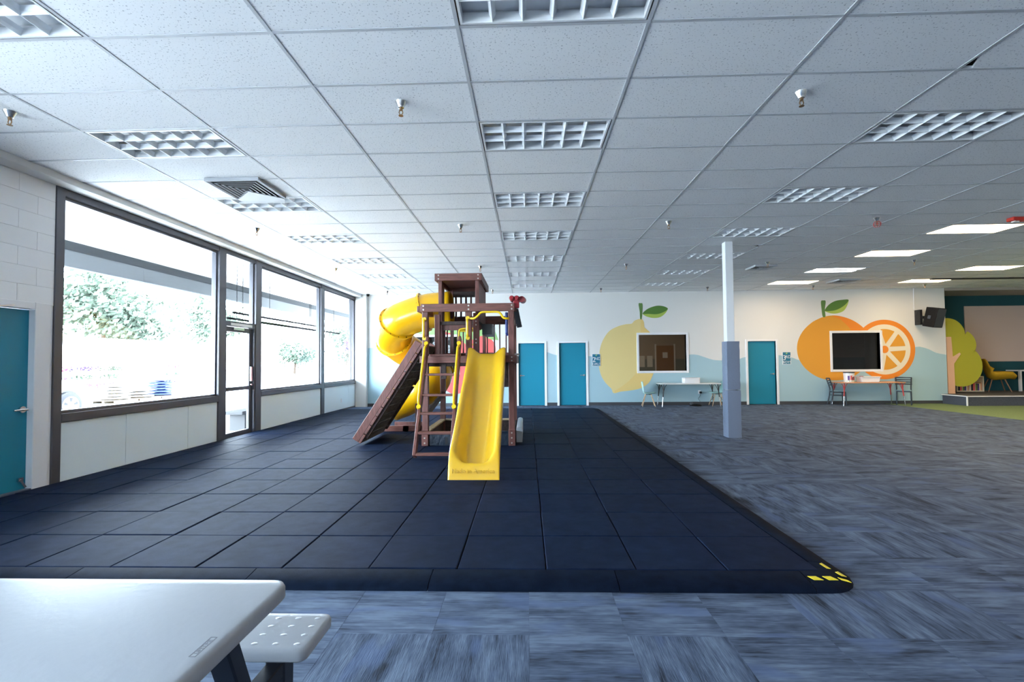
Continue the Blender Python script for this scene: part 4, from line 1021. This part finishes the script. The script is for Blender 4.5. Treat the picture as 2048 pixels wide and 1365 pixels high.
# ------------------------------------------------------------------ foreground picnic table
def rounded_slab(x0, x1, y0, y1, z0, z1, r, round_corners=(0,1,2,3)):
    cs = [((x0+r, y0+r), PI), ((x1-r, y0+r), 1.5*PI), ((x1-r, y1-r), 0), ((x0+r, y1-r), .5*PI)]
    pts = []
    for (c, a0) in cs:
        for k in range(7): a = a0+PI/2*k/6; pts.append((c[0]+r*math.cos(a), c[1]+r*math.sin(a)))
    e = .010; m = MB(); base = 0; rings = []
    for dz, ins in ((0, e*.6), (.008, 0), (z1-z0-.012, 0), (z1-z0-.003, e*.35), (z1-z0, e*1.2)):
        cxm, cym = (x0+x1)/2, (y0+y1)/2
        ring = []
        for p in pts:
            sx = (abs(p[0]-cxm)-ins)/max(abs(p[0]-cxm), 1e-6); syy = (abs(p[1]-cym)-ins)/max(abs(p[1]-cym), 1e-6)
            ring.append((cxm+(p[0]-cxm)*sx, cym+(p[1]-cym)*syy, z0+dz))
        rings.append(ring+[ring[0]])
    m.grid(rings); K = len(pts)+1
    m.f.append(tuple(range(K-1))); m.f.append(tuple(4*K+i for i in range(K-1)))
    return m
t = thing('picnic_table', (-1.6, 1.1, 0), 'white moulded plastic picnic table with dark legs in the near left corner', 'table')
tt = rounded_slab(-2.55, -.738, .74, 1.488, .692, .74, .045).build('tabletop', 'tabletop', t, smooth=50)
bt = rounded_slab(-2.55, -.757, 1.625, 1.868, .395, .44, .03).build('bench_seat', 'tabletop', t, smooth=50)
for i in range(9):
    for j in range(4):
        x = -.80-i*.075; y = 1.66+j*.055
        MB().ball((x, y, .4392), .014, 10, 6, (1, .7, .16)).build('seat_dimple', 'tabletop', bt, smooth=80)
lg = MB().beam((-.80, 1.24, .69), (-.80, 1.52, 0.008), .065, .05, (0, 1, 0)).build('leg', 'tableleg', t, bevel=.005)
MB().beam((-.80, .98, .69), (-.80, .70, 0.008), .065, .05, (0, 1, 0)).build('leg', 'tableleg', t, bevel=.005)
MB().beam((-2.45, 1.24, .69), (-2.45, 1.52, 0.008), .065, .05, (0, 1, 0)).build('leg', 'tableleg', t, bevel=.005)
MB().box(-.935, -.865, 1.70, 1.77, .008, .395).build('bench_leg', 'tableleg', t, bevel=.005); MB().box(-2.45, -2.38, 1.70, 1.77, .008, .395).build('bench_leg', 'tableleg', t, bevel=.005)
MB().box(-.93, -.87, 1.15, 1.72, .30, .35).build('cross_bar', 'tableleg', t, bevel=.004)
# embossed badge near the table edge
bd = MB()
for a in ((-.779, -.777, 1.093, 1.172), (-.765, -.763, 1.093, 1.172), (-.777, -.765, 1.093, 1.095), (-.777, -.765, 1.170, 1.172)): bd.box(a[0], a[1], a[2], a[3], .7395, .7407)
bd.build('badge_outline', 'mark', tt)
textmesh('LIFETIME', .0125, 'badge_letters', 'mark', tt, lambda q: (-.7665-q[1], 1.1325+q[0]*1.18, .7403+q[2]), .0004)

# ------------------------------------------------------------------ classroom tables and chairs at the back wall
def class_table(loc, L_, D, H, topm, legm, lowm, label):
    x, y, z = loc; t = thing('activity_table', loc, label, 'table')
    rounded_slab(x-L_/2, x+L_/2, y-D/2, y+D/2, H-.028, H, .05).build('tabletop', topm, t, smooth=40)
    for sx in (-1, 1):
        for sy_ in (-1, 1):
            px = x+sx*(L_/2-.10); py = y+sy_*(D/2-.07); fx = px+sx*.06; fy = py+sy_*.04
            l_ = MB().cyl((px, py, H-.028), (px+(fx-px)*.55, py+(fy-py)*.55, H*.42), .017, n=8)
            for k in (-1, 1): l_.tube([(px+k*.09, py, H-.03), (px+k*.04, py, H-.10), (px+(fx-px)*.35, py+(fy-py)*.35, H*.62)], .008, 6)
            leg = l_.build('leg', legm, t, smooth=50)
            MB().cyl((px+(fx-px)*.5, py+(fy-py)*.5, H*.46), (fx, fy, .009), .013, n=8).build('leg_extension', lowm, leg, smooth=50)
    return t
class_table((4.90, 14.78, 0), 1.80, .60, .70, 'whitetop', 'black', 'chrome', 'white topped table with dark legs below the lemon mural window')
class_table((10.24, 14.78, 0), 1.86, .60, .70, 'redtop', 'redlegs', 'chrome', 'orange topped table with red legs below the orange mural window')
t = thing('white_tray', (4.97, 14.72, .70), 'rounded white plastic tub on the white topped table', 'tub')
rounded_slab(4.72, 5.22, 14.62, 14.84, .70, .86, .05).build('tub_body', 'whiteplastic', t, smooth=50); rounded_slab(4.71, 5.23, 14.61, 14.85, .852, .868, .05).build('rim', 'whiteplastic', t, smooth=50)
t = thing('storage_bin', (10.22, 14.72, .70), 'white rectangular storage bin on the orange topped table', 'bin')
MB().prism([(9.98, 14.60, .70), (10.47, 14.60, .70), (10.50, 14.60, .85), (9.95, 14.60, .85)], (0, .26, 0)).build('bin_body', 'whiteplastic', t, bevel=.01, seg=2)
MB().box(9.93, 10.52, 14.58, 14.88, .845, .865).build('rim', 'whiteplastic', t, bevel=.006); MB().box(9.95, 10.02, 14.62, 14.70, .865, .88).build('red_tab', 'red', t)
t = thing('printed_tin', (9.66, 14.72, .70), 'round printed tin bucket with lid on the orange topped table', 'tin')
MB().lathe([(.125, 0), (.13, .01), (.142, .27), (.142, .275)], (9.66, 14.72, .70), 24).build('tin_body', 'signwhite', t, smooth=40)
MB().lathe([(.148, .272), (.148, .30), (.14, .305)], (9.66, 14.72, .70), 24).build('lid', 'greyplastic', t, smooth=40)
def tinpatch(a0, a1, z0, z1, m, nm):
    rows = [[(9.66+(.1285+.0135*z/.27+.0015)*math.sin(a), 14.72-(.1285+.0135*z/.27+.0015)*math.cos(a), .70+z) for a in [a0+(a1-a0)*k/6 for k in range(7)]] for z in (z0, z1)]
    MB().grid(rows).build(nm, m, t, solid=.001)
tinpatch(-1.5, 1.5, .012, .055, 'berryleaf', 'printed_band'); tinpatch(-.8, -.45, .06, .19, 'violet', 'printed_picture'); tinpatch(-.3, .05, .07, .20, 'berry', 'printed_picture'); tinpatch(.25, .95, .06, .17, 'red', 'printed_picture'); tinpatch(.0, .2, .06, .15, 'wooddark', 'printed_picture')
# shell chairs
def shell_chair(loc, rz, label):
    t = thing('shell_chair', (0, 0, 0), label, 'chair', 'mint shell chairs with wooden legs')
    prof = [(-.20, .40), (-.12, .385), (.0, .375), (.10, .385), (.15, .42), (.175, .50), (.19, .62), (.20, .72), (.20, .755)]
    rows = []
    for k, (y, z) in enumerate(prof):
        hw = [.185, .20, .205, .205, .20, .20, .19, .165, .11][k]; row = []
        for q in range(9):
            u = -1+q/4; c = .035*u*u
            row.append((hw*u, y-(c if k > 4 else 0), z+(c if k <= 4 else 0)))
        rows.append(row)
    MB().grid(rows).build('shell', 'mint', t, smooth=80, solid=.010)
    for sx in (-1, 1):
        for sy_ in (-1, 1):
            MB().cyl((sx*.09, sy_*.08, .375), (sx*.19, sy_*.19, .009), .013, .010, 8).build('leg', 'oak', t, smooth=50)
    b = MB()
    for (p, q) in (((-.11, -.10, .30), (.16, -.16, .13)), ((.11, -.10, .30), (-.16, -.16, .13)), ((-.11, .10, .30), (.16, .16, .13)), ((.11, .10, .30), (-.16, .16, .13)), ((-.09, -.08, .36), (.09, .08, .36)), ((.09, -.08, .36), (-.09, .08, .36))): b.cyl(p, q, .005, n=6)
    b.build('wire_brace', 'black', t)
    t.location = loc; t.rotation_euler = (0, 0, rz); return t
shell_chair((3.69, 14.76, 0), math.radians(80), 'mint shell chair with wooden legs left of the white topped table')
o = copytree(bpy.data.objects['shell_chair']); o.location = (5.76, 14.78, 0); o.rotation_euler = (0, 0, math.radians(-95)); o['label'] = 'mint shell chair half hidden behind the padded column'
# ladder back chairs
def ladder_chair(loc, rz, label):
    t = thing('ladder_back_chair', (0, 0, 0), label, 'chair', 'dark ladder back chairs')
    rounded_slab(-.18, .18, -.18, .17, .425, .445, .04).build('seat', 'paleblueseat', t, smooth=40)
    for sx in (-1, 1):
        MB().tube(spline([(sx*.175, .24, .009), (sx*.172, .19, .22), (sx*.17, .165, .42), (sx*.17, .175, .55), (sx*.185, .25, .81)], 4, False), .018, 8).build('leg', 'slate', t, smooth=50)
        MB().cyl((sx*.16, -.155, .425), (sx*.17, -.175, .009), .017, n=8).build('leg', 'slate', t, smooth=50)
    f = MB().beam((-.165, -.155, .405), (.165, -.155, .405), .02, .03).beam((-.165, .15, .405), (.165, .15, .405), .02, .03).beam((-.165, -.155, .405), (-.17, .16, .405), .02, .03).beam((.165, -.155, .405), (.17, .16, .405), .02, .03)
    f.beam((-.168, -.165, .30), (-.172, .178, .30), .015, .015).beam((.168, -.165, .30), (.172, .178, .30), .015, .015).build('seat_frame', 'slate', t)
    for z, d in ((.60, .188), (.665, .206), (.73, .226), (.795, .246)):
        MB().prism(spline([(-.176, d-.006, z), (0, d+.018, z), (.176, d-.006, z), (.176, d+.006, z), (0, d+.03, z), (-.176, d+.006, z)], 4), (0, 0, .036)).build('back_slat', 'slate', t)
    t.location = loc; t.rotation_euler = (0, 0, rz); return t
ladder_chair((9.37, 14.80, 0), math.radians(72), 'dark ladder back chair with blue seat left of the orange topped table')
o = copytree(bpy.data.objects['ladder_back_chair']); o.location = (11.33, 14.82, 0); o.rotation_euler = (0, 0, math.radians(-38)); o['label'] = 'dark ladder back chair with blue seat right of the orange topped table'
# socket with adapter and a low dark device on the floor
t = socket((5.36, YB-.004, .40), 'y', 'white wall socket with a black adapter under the white topped table')
MB().box(5.36, 5.42, YB-.075, YB-.012, .36, .42).build('adapter', 'blackplastic', t, bevel=.008)
MB().tube(spline([(5.38, YB-.05, .36), (5.36, YB-.04, .26), (5.31, YB-.04, .2), (5.36, YB-.05, .12), (5.30, 14.95, .02), (5.22, 14.9, .03)], 5, False), .004, 6).build('cord', 'black', t)
t = thing('floor_device', (5.08, 14.8, 0), 'low dark round device lying on the carpet under the white topped table', 'device')
MB().lathe([(.17, .008), (.17, .025), (.13, .05), (.05, .06)], (5.12, 14.8, 0), 20).build('body', 'blackplastic', t, smooth=40)
MB().ball((4.99, 14.76, .075), .055, 12, 8, (1, 1, .8)).build('head', 'greyplastic', t, smooth=60)

# ------------------------------------------------------------------ loudspeaker
t = thing('loudspeaker', (12.2, 14.75, 2.35), 'black wall mounted loudspeaker tilted down beside the stage', 'loudspeaker')
SPK = MB().prism([(-.22, -.17, 0), (.22, -.17, 0), (.14, .17, 0), (-.14, .17, 0)], (0, 0, .58))
Rm = Matrix.Rotation(math.radians(24), 4, 'Z') @ Matrix.Rotation(math.radians(13), 4, 'X')
T0 = Vector((12.17, 14.78, 2.34))
SPK.xform(lambda p: T0+Rm @ p).build('cabinet', 'blackplastic', t, bevel=.012, seg=2)
GR = MB().box(-.20, .20, -.178, -.168, .02, .56); GR.xform(lambda p: T0+Rm @ p).build('grille', 'black', t)
HD = MB().box(-.205, -.17, -.03, .05, .24, .34); HD.xform(lambda p: T0+Rm @ p).build('handle_recess', 'black', t)
MB().box(11.98, 12.05, 14.94, YB-.001, 2.42, 2.88).box(12.03, 12.16, 14.90, 15.0, 2.60, 2.68).build('wall_bracket', 'black', t)
MB().tube(spline([(11.99, 14.98, 2.88), (11.92, 15.0, 2.80), (11.88, 15.0, 2.66), (11.91, 15.0, 2.55), (11.99, 14.98, 2.52)], 5, False), .006, 6).build('cable_loop', 'black', t)
struct(MB().tube([(11.96, YB-.016, 2.9), (11.965, YB-.016, ZC)], .012, 8).build('trim_11', 'trim'))

# ------------------------------------------------------------------ stage and its furniture
t = thing('stage', (15.5, 15.4, 0), 'low carpeted stage platform with a blue grey face in the alcove', 'stage')
MB().prism([(12.72, 14.31, .009), (XR-.02, 14.31, .009), (XR-.02, YA-.01, .009), (XA+.01, YA-.01, .009), (XA+.01, 15.13, .009), (12.72, 15.13, .009)], (0, 0, .276)).build('stage_face', 'stageface', t)
MB().prism([(12.70, 14.29, .285), (XR-.02, 14.29, .285), (XR-.02, YA-.01, .285), (XA+.01, YA-.01, .285), (XA+.01, 15.14, .285), (12.70, 15.14, .285)], (0, 0, .016)).build('stage_top', 'stagecarpet', t)
MB().box(12.70, XR-.02, 14.285, 14.305, .27, .298).build('nosing', 'trim', t); MB().box(12.705, 12.735, 14.295, 14.32, .009, .285).build('corner_strip', 'trim', t); MB().box(12.695, 12.712, 14.30, 15.14, .27, .298).build('nosing', 'trim', t)
t = thing('tree_cutout', (13.3, 15.2, .30), 'flat plywood tree with lime crown and peach trunk at the stage edge', 'cutout')
cr = []
for cx, cz, rr, a0, a1 in ((13.0, 2.10, .53, 95, 2), (13.38, 1.80, .47, 62, -35), (13.38, 1.15, .64, 52, -125)):
    for k in range(14): a = math.radians(a0+(a1-a0)*k/13); cr.append((cx+rr*math.cos(a), cz+rr*math.sin(a)))
cr += [(12.95, .66), (12.95, 2.62)]
flat(cr, 15.22, .018).build('crown', 'lime', t, bevel=.002)
flat([(12.95, .301), (13.16, .301), (13.15, 1.22), (13.36, 1.52), (13.33, 1.56), (13.12, 1.43), (13.09, 2.05), (12.94, 2.05)], 15.20, .018).build('trunk', 'peach', t, bevel=.002)
# low bookshelf
t = thing('bookshelf', (14.5, 16.2, .301), 'low cream cubby shelf with books behind the tree cutout', 'bookshelf')
m = MB(); x0, x1, y0, y1, z0, z1 = 13.95, 14.82, 16.05, 16.33, .301, .80
m.box(x0, x1, y0, y1, z0, z0+.03).box(x0, x1, y0, y1, z1-.03, z1).box(x0, x0+.03, y0, y1, z0+.03, z1-.03).box(x1-.03, x1, y0, y1, z0+.03, z1-.03).box((x0+x1)/2-.015, (x0+x1)/2+.015, y0, y1, z0+.03, z1-.03).box(x0+.03, x1-.03, y1-.01, y1, z0+.03, z1-.03)
m.build('shelf_frame', 'cream', t)
cols = ['darkoak', 'navyvinyl', 'berry', 'oak', 'leafdark', 'violet', 'cream', 'redtop']
bk = 0; nm_ = ['brown', 'navy', 'coral', 'tan', 'green', 'violet', 'cream', 'orange']
for sx in (x0+.05, (x0+x1)/2+.03):
    x = sx
    for q in range(8):
        wd = .035+.01*((q*7) % 3); h = .20+.02*((q*5) % 4); c = bk % 8
        tag(MB().box(x, x+wd, y0+.03, y0+.20, z0+.031, z0+.031+h).build('book', cols[c], None, bevel=.002), '%s book, number %d from the left in the %s cubby of the low shelf' % (nm_[c], q+1, 'left' if sx < 14.2 else 'right'), 'book', 'books in the low stage shelf')
        x += wd+.002; bk += 1
# mustard armchair
def armchair():
    t = thing('armchair', (15.1, 15.95, .301), 'mustard yellow shell armchair with wooden legs on the stage', 'armchair')
    C = Vector((15.12, 15.95, .301)); Rz = Matrix.Rotation(math.radians(62), 4, 'Z')
    rows = []
    prof = [(-.40, .42), (-.30, .44), (-.10, .41), (.08, .39), (.18, .46), (.24, .62), (.29, .82), (.32, 1.0), (.325, 1.06)]
    hw = [.28, .33, .34, .34, .33, .31, .28, .23, .15]; cu = [.10, .20, .24, .24, .20, .13, .08, .05, .03]
    for k, (y, z) in enumerate(prof):
        row = []
        for q in range(11):
            u = -1+q/5; e = cu[k]*abs(u)**2.6
            row.append(C+Rz @ Vector((hw[k]*u, y-(e*.8 if k > 4 else 0), z+(e if k <= 5 else 0))))
        rows.append(row)
    MB().grid(rows).build('shell', 'mustard', t, smooth=80, solid=.045)
    for sx in (-1, 1):
        for sy_ in (-1, 1):
            a = C+Rz @ Vector((sx*.17, sy_*.15, .40)); b = C+Rz @ Vector((sx*.28, sy_*.27, .009))
            MB().cyl(a, b, .018, .013, 8).build('leg', 'darkoak', t, smooth=50)
armchair()
t = thing('stage_table', (16.6, 16.2, .301), 'white table with a patterned runner at the right of the stage', 'table')
MB().box(15.9, 18.0, 16.0, 16.45, .95, .99).build('tabletop', 'whitetop', t, bevel=.004)
for x in (15.94, 16.92, 17.9): MB().box(x, x+.06, 16.03, 16.09, .302, .95).build('leg', 'whitetop', t)
rows = []
for i in range(8):
    rows.append([(16.22+.085*q, 15.985-.012*math.sin(q*1.9+i*.4)*(i/7), .993-.60*(i/7)*(1-.06*math.cos(q*.8))) for q in range(9)])
rows = [[(16.22+.085*q, 16.40, .993) for q in range(9)]]+rows
tag(MB().grid(rows).build('table_runner', 'cloth', None, smooth=60, solid=.004), 'patterned cloth runner hanging over the front of the stage table', 'cloth')
t = thing('red_toy', (16.52, 16.2, .997), 'round red object on the stage table', 'toy')
MB().ball((16.52, 16.2, 1.11), .112, 14, 10, (1, 1, 1)).build('body', 'red', t, smooth=80); MB().box(16.60, 16.68, 16.15, 16.25, .998, 1.18).build('side', 'berry', t, bevel=.02)
for q in range(4):
    tag(MB().box(16.93, 17.22-.02*q, 16.08, 16.32, .992+.032*q, .992+.03+.032*q).build('book', ['signwhite', 'redtop', 'berry', 'signwhite'][q], None, bevel=.003), ['white book at the bottom of the pile on the stage table', 'orange book second from the bottom of the pile on the stage table', 'coral book third from the bottom of the pile on the stage table', 'white book on top of the pile on the stage table'][q], 'book', 'books piled on the stage table')

# ------------------------------------------------------------------ outside
struct(MB().box(-90, XW-.2, -40, 110, -.12, -.02).build('ground', 'concrete'))
struct(MB().box(-9.2, XW-.2, -30, 23.5, 3.72, 3.95).build('trim_10', 'stucco'))
t = thing('porch_beam', (-8.0, 5, 3.1), 'long grey porch beam with dark gutter outside the windows', 'beam')
MB().box(-8.15, -8.0, -30, 9.75, 3.13, 3.42).build('fascia_panel', 'fascia', t); MB().box(-8.15, -8.005, 9.76, 22, 3.13, 3.42).build('fascia_panel', 'fascia', t)
MB().box(-8.3, -7.97, -30, 22, 3.42, 3.58).build('gutter', 'fasciadark', t, bevel=.02); MB().box(-8.1, -8.02, -30, 22, 3.58, 3.72).build('hanger_strip', 'stucco', t)
MB().box(-8.3, XW-.25, 22.1, 22.25, 3.05, 3.45).build('end_panel', 'fascia', t)
def rod(x, z, y0, y1, label):
    t = thing('hanging_rod', (x, (y0+y1)/2, z), label, 'rod', 'rods hung under the porch')
    MB().cyl((x, y0, z), (x, y1, z), .026, n=8).build('bar', 'rod', t)
    for y in (y0+.35, y1-.5):
        c = MB(); n_ = int((3.72-z)/.05)
        for k in range(n_): zz = z+.05*k+.0; c.tube([(x+.009*math.cos(q*PI/3)*(k % 2), y+.009*math.cos(q*PI/3)*(1-k % 2), zz+.03+.028*math.sin(q*PI/3)) for q in range(6)], .004, 4, closed=True)
        c.build('chain', 'rod', t)
rod(-6.55, 2.55, 10.5, 14.85, 'dark rod on chains outside, topmost of the three'); rod(-6.75, 2.44, 10.6, 15.2, 'dark rod on chains outside, middle of the three'); rod(-6.6, 2.43, 11.75, 16.7, 'dark rod on chains outside, reaching furthest right')
t = thing('hanging_basket', (-8.0, 21.5, 1.9), 'hanging basket of violet flowers outside the farthest window', 'basket')
fl = MB(); random.seed(3)
for q in range(260):
    a = random.uniform(0, 2*PI); rr = .32*random.random()**.5; zz = random.uniform(-.25, .3); c = Vector((-8+rr*math.cos(a), 21.5+rr*math.sin(a), 2.15+zz)); s = random.uniform(.03, .05)
    n_ = Vector((random.gauss(0, 1), random.gauss(0, 1), random.gauss(0, 1))).normalized(); u = n_.orthogonal().normalized()*s; v = n_.cross(u)
    b = len(fl.v); fl.v += [tuple(c+u), tuple(c+v), tuple(c-u), tuple(c-v)]; fl.f.append((b, b+1, b+2, b+3))
fl.build('flowers', 'violet', t, kind='stuff', recalc=False); MB().lathe([(.12, 0), (.22, .16), (.23, .18)], (-8, 21.5, 1.85), 14).build('pot', 'black', t); MB().cyl((-8, 21.5, 2.1), (-8, 21.5, 3.6), .008, n=6).build('hanger', 'rod', t)
t = thing('stone_bench', (-6.15, 10.3, -.02), 'low grey bench seen through the glass door', 'bench')
MB().box(-6.38, -5.95, 9.88, 11.3, .33, .40).build('seat', 'stone', t, bevel=.01)
for y in (10.05, 10.95): MB().box(-6.33, -6.0, y, y+.12, -.02, .33).build('leg', 'stone', t)
MB().box(-6.2, -6.12, 10.17, 10.95, .08, .16).build('stretcher', 'stone', t)
# hand truck
t = thing('hand_truck', (-10.5, 25.0, -.02), 'upright hand truck outside the farthest window', 'hand truck')
m = MB()
for y in (24.8, 25.25): m.cyl((-10.5, y, 0), (-10.45, y, 1.35), .02, n=8)
for z in (.3, .7, 1.1): m.cyl((-10.49, 24.8, z), (-10.49, 25.25, z), .015, n=8)
m.box(-10.5, -10.2, 24.75, 25.3, -.02, .0); m.build('frame', 'slate', t)
for y in (24.72, 25.33): MB().cyl((-10.55, y-.03, .13), (-10.55, y+.03, .13), .15, n=16).build('wheel', 'tyre', t, smooth=40)
# white car
def car():
    t = thing('car', (-12.8, 10.9, -.02), 'white car parked outside the near window with a front wheel showing', 'car')
    side = [(8.45, .30), (8.40, .75), (8.50, 1.0), (9.0, 1.08), (9.55, 1.46), (11.0, 1.48), (11.75, 1.05), (12.85, .86), (13.02, .62), (13.0, .28)]
    arch = lambda yc: [(yc+.40*math.cos(a), .36+.40*math.sin(a)) for a in [math.radians(-8+196*k/10) for k in range(11)]]
    pts = side+[(12.72, .26)]+arch(12.28)+[(11.8, .22)]+[(9.75, .22)]+arch(9.3)+[(8.8, .26)]
    b_ = MB().prism([(-12.05, y, z-.02) for y, z in pts], (-1.65, 0, 0)).build('body', 'carwhite', t, bevel=.03, seg=2)
    MB().prism([(-12.045, y, z) for y, z in [(9.1, 1.08), (9.55, 1.38), (10.95, 1.40), (11.55, 1.06)]], (-.01, 0, 0)).build('side_window', 'black', b_)
    for y in (12.28, 9.3):
        for x in (-12.08, -13.5):
            wv = MB().tube([(x-.1, y, .34), (x-.09, y, .34), (x+.07, y, .34), (x+.09, y, .34)], [.27, .34, .34, .28], 24).build('wheel', 'tyre', t, smooth=40)
            MB().tube([(x+.06, y, .34), (x+.095, y, .34)], [.235, .235], 24).build('rim', 'alloy', wv, smooth=40)
            for k in range(5):
                a = 2*PI*k/5+.3; MB().prism([(x+.097, y+.10*math.cos(a-.25), .34+.10*math.sin(a-.25)), (x+.097, y+.2*math.cos(a-.22), .34+.2*math.sin(a-.22)), (x+.097, y+.2*math.cos(a+.22), .34+.2*math.sin(a+.22)), (x+.097, y+.10*math.cos(a+.25), .34+.10*math.sin(a+.25))], (.004, 0, 0)).build('wheel_slot', 'black', wv)
car()
# market tent with plant racks and bag pallets
t = thing('market_tent', (-18.5, 20.5, -.02), 'long white market tent over the plant racks outside', 'tent')
MB().prism([(-20.5, 13.5, 2.0), (-16.3, 13.5, 1.55), (-16.3, 13.5, 1.95), (-18.4, 13.5, 2.55), (-20.5, 13.5, 1.95)], (0, 12.5, 0)).build('canopy', 'canvas', t)
for y in (13.6, 17.7, 21.8, 25.9):
    for x in (-16.4, -20.4): MB().cyl((x, y, -.02), (x, y, 1.7), .03, n=8).build('pole', 'canvas', t)
MB().box(-20.5, -20.4, 13.5, 26, -.02, 1.95).build('back_cloth', 'canvas', t)
random.seed(11)
for n_, (y0, mats) in enumerate(((16.3, ('mixgreen', 'violet', 'pink')), (17.5, ('pink', 'mixgreen', 'violet')), (18.7, ('violet', 'mixgreen', 'mixgreen')), (22.2, ('violet', 'mixgreen', 'pink')))):
    t = thing('plant_rack', (-17, y0+.5, -.02), ['plant rack nearest the car under the white tent', 'second plant rack with magenta flowers under the white tent', 'third plant rack with violet flowers under the white tent', 'plant rack farthest right under the white tent'][n_], 'plant rack', 'plant racks under the tent')
    m = MB()
    for a in (y0, y0+1.0):
        for x in (-17.3, -16.8): m.box(x-.02, x+.02, a-.02, a+.02, -.02, 1.5)
    m.build('frame', 'canvas', t)
    for s, z in enumerate((.45, .8, 1.12)):
        sh = MB().box(-17.32, -16.78, y0, y0+1.0, z, z+.03).build('shelf', 'canvas', t)
        fl = MB()
        for q in range(130):
            c = Vector((random.uniform(-17.3, -16.8), y0+.05+.9*random.random(), z+.04+.16*random.random())); s_q = random.uniform(.02, .04)
            nn = Vector((random.gauss(0, 1), random.gauss(0, 1), random.gauss(0, 1))).normalized(); u = nn.orthogonal().normalized()*s_q; v = nn.cross(u)
            b = len(fl.v); fl.v += [tuple(c+u), tuple(c+v), tuple(c-u), tuple(c-v)]; fl.f.append((b, b+1, b+2, b+3))
        fl.build('flowers', mats[s], sh, kind='stuff', recalc=False)
bag0 = None
pl = [(17.0, 'first pallet of bags', 5), (18.15, 'second pallet of bags', 3), (19.3, 'third pallet of bags', 6)]
for n_, (y0, nm, hgt) in enumerate(pl):
    t = thing('pallet', (-15.4, y0+.5, -.02), ['wooden pallet under the pale bags nearest the car', 'wooden pallet in the middle of the three', 'wooden pallet under the blue bags'][n_], 'pallet', 'pallets outside')
    for x in (-15.9, -15.4, -14.95): MB().box(x-.04, x+.04, y0, y0+1.0, -.02, .07).build('stringer', 'pallet', t)
    for q in range(6): MB().box(-15.95, -14.9, y0+q*.175, y0+q*.175+.12, .07, .092).build('board', 'pallet', t)
    for lv in range(hgt):
        m = MB(); rows = []
        for i in range(5):
            a = i/4; rows.append([(-15.9+.98*b/6, y0+.03+.94*a, .095+lv*.115+.0) for b in range(7)])
        z = .094+lv*.117
        o = MB().ball((-15.42, y0+.5, z+.058), .5, 14, 8, (1.0, .98, .115)).build('soil_bag', 'bagblue' if n_ == 2 else 'bag', None, smooth=60)
        tag(o, ['pale soil bag stacked on the pallet nearest the car', 'pale soil bag stacked low on the middle pallet', 'blue soil bag stacked on the pallet farthest from the car'][n_], 'bag', ['soil bags on the pallet nearest the car', 'soil bags on the middle pallet', 'blue soil bags on the far pallet'][n_])
# trees
def tree(name, x, y, h, rad, zc, nleaf, label, seed, sq=1.0):
    random.seed(seed); t = thing(name, (x, y, -.02), label, 'tree')
    MB().tube([(x, y, -.02), (x+.1, y, zc*.5), (x, y+.1, zc)], [.03*h, .022*h, .008*h], 8).build('trunk', 'bark', t, smooth=60)
    cl = []
    for q in range(26):
        d = Vector((random.gauss(0, 1), random.gauss(0, 1), random.gauss(0, .8))).normalized()*rad*random.uniform(.35, 1); cl.append(Vector((x, y, zc))+Vector((d.x, d.y, d.z*sq)))
    fl = MB()
    for q in range(nleaf):
        c = random.choice(cl)+Vector((random.gauss(0, 1), random.gauss(0, 1), random.gauss(0, .7)))*rad*.22; s = random.uniform(.10, .24)
        nn = Vector((random.gauss(0, 1), random.gauss(0, 1), random.gauss(0, 1))).normalized(); u = nn.orthogonal().normalized()*s; v = nn.cross(u)*.6
        b = len(fl.v); fl.v += [tuple(c+u), tuple(c+v), tuple(c-u), tuple(c-v)]; fl.f.append((b, b+1, b+2, b+3))
    fl.build('foliage', 'leaf', t, kind='stuff', recalc=False)
tree('tree', -27.3, 30, 8, 3.1, 4.7, 6500, 'large leafy tree beyond the tent, leftmost outside', 5)
tree('tree', -29, 43.5, 8, 2.6, 5.2, 2200, 'sparse tree beyond the tent at the right of the near window', 6)
tree('tree', -28, 57, 6, 2.2, 2.6, 2600, 'low bushy tree seen through the window right of the glass door', 8, .7)
tree('tree', -22, 58, 7, 2.6, 4.0, 2400, 'tree seen through the farthest window', 9)
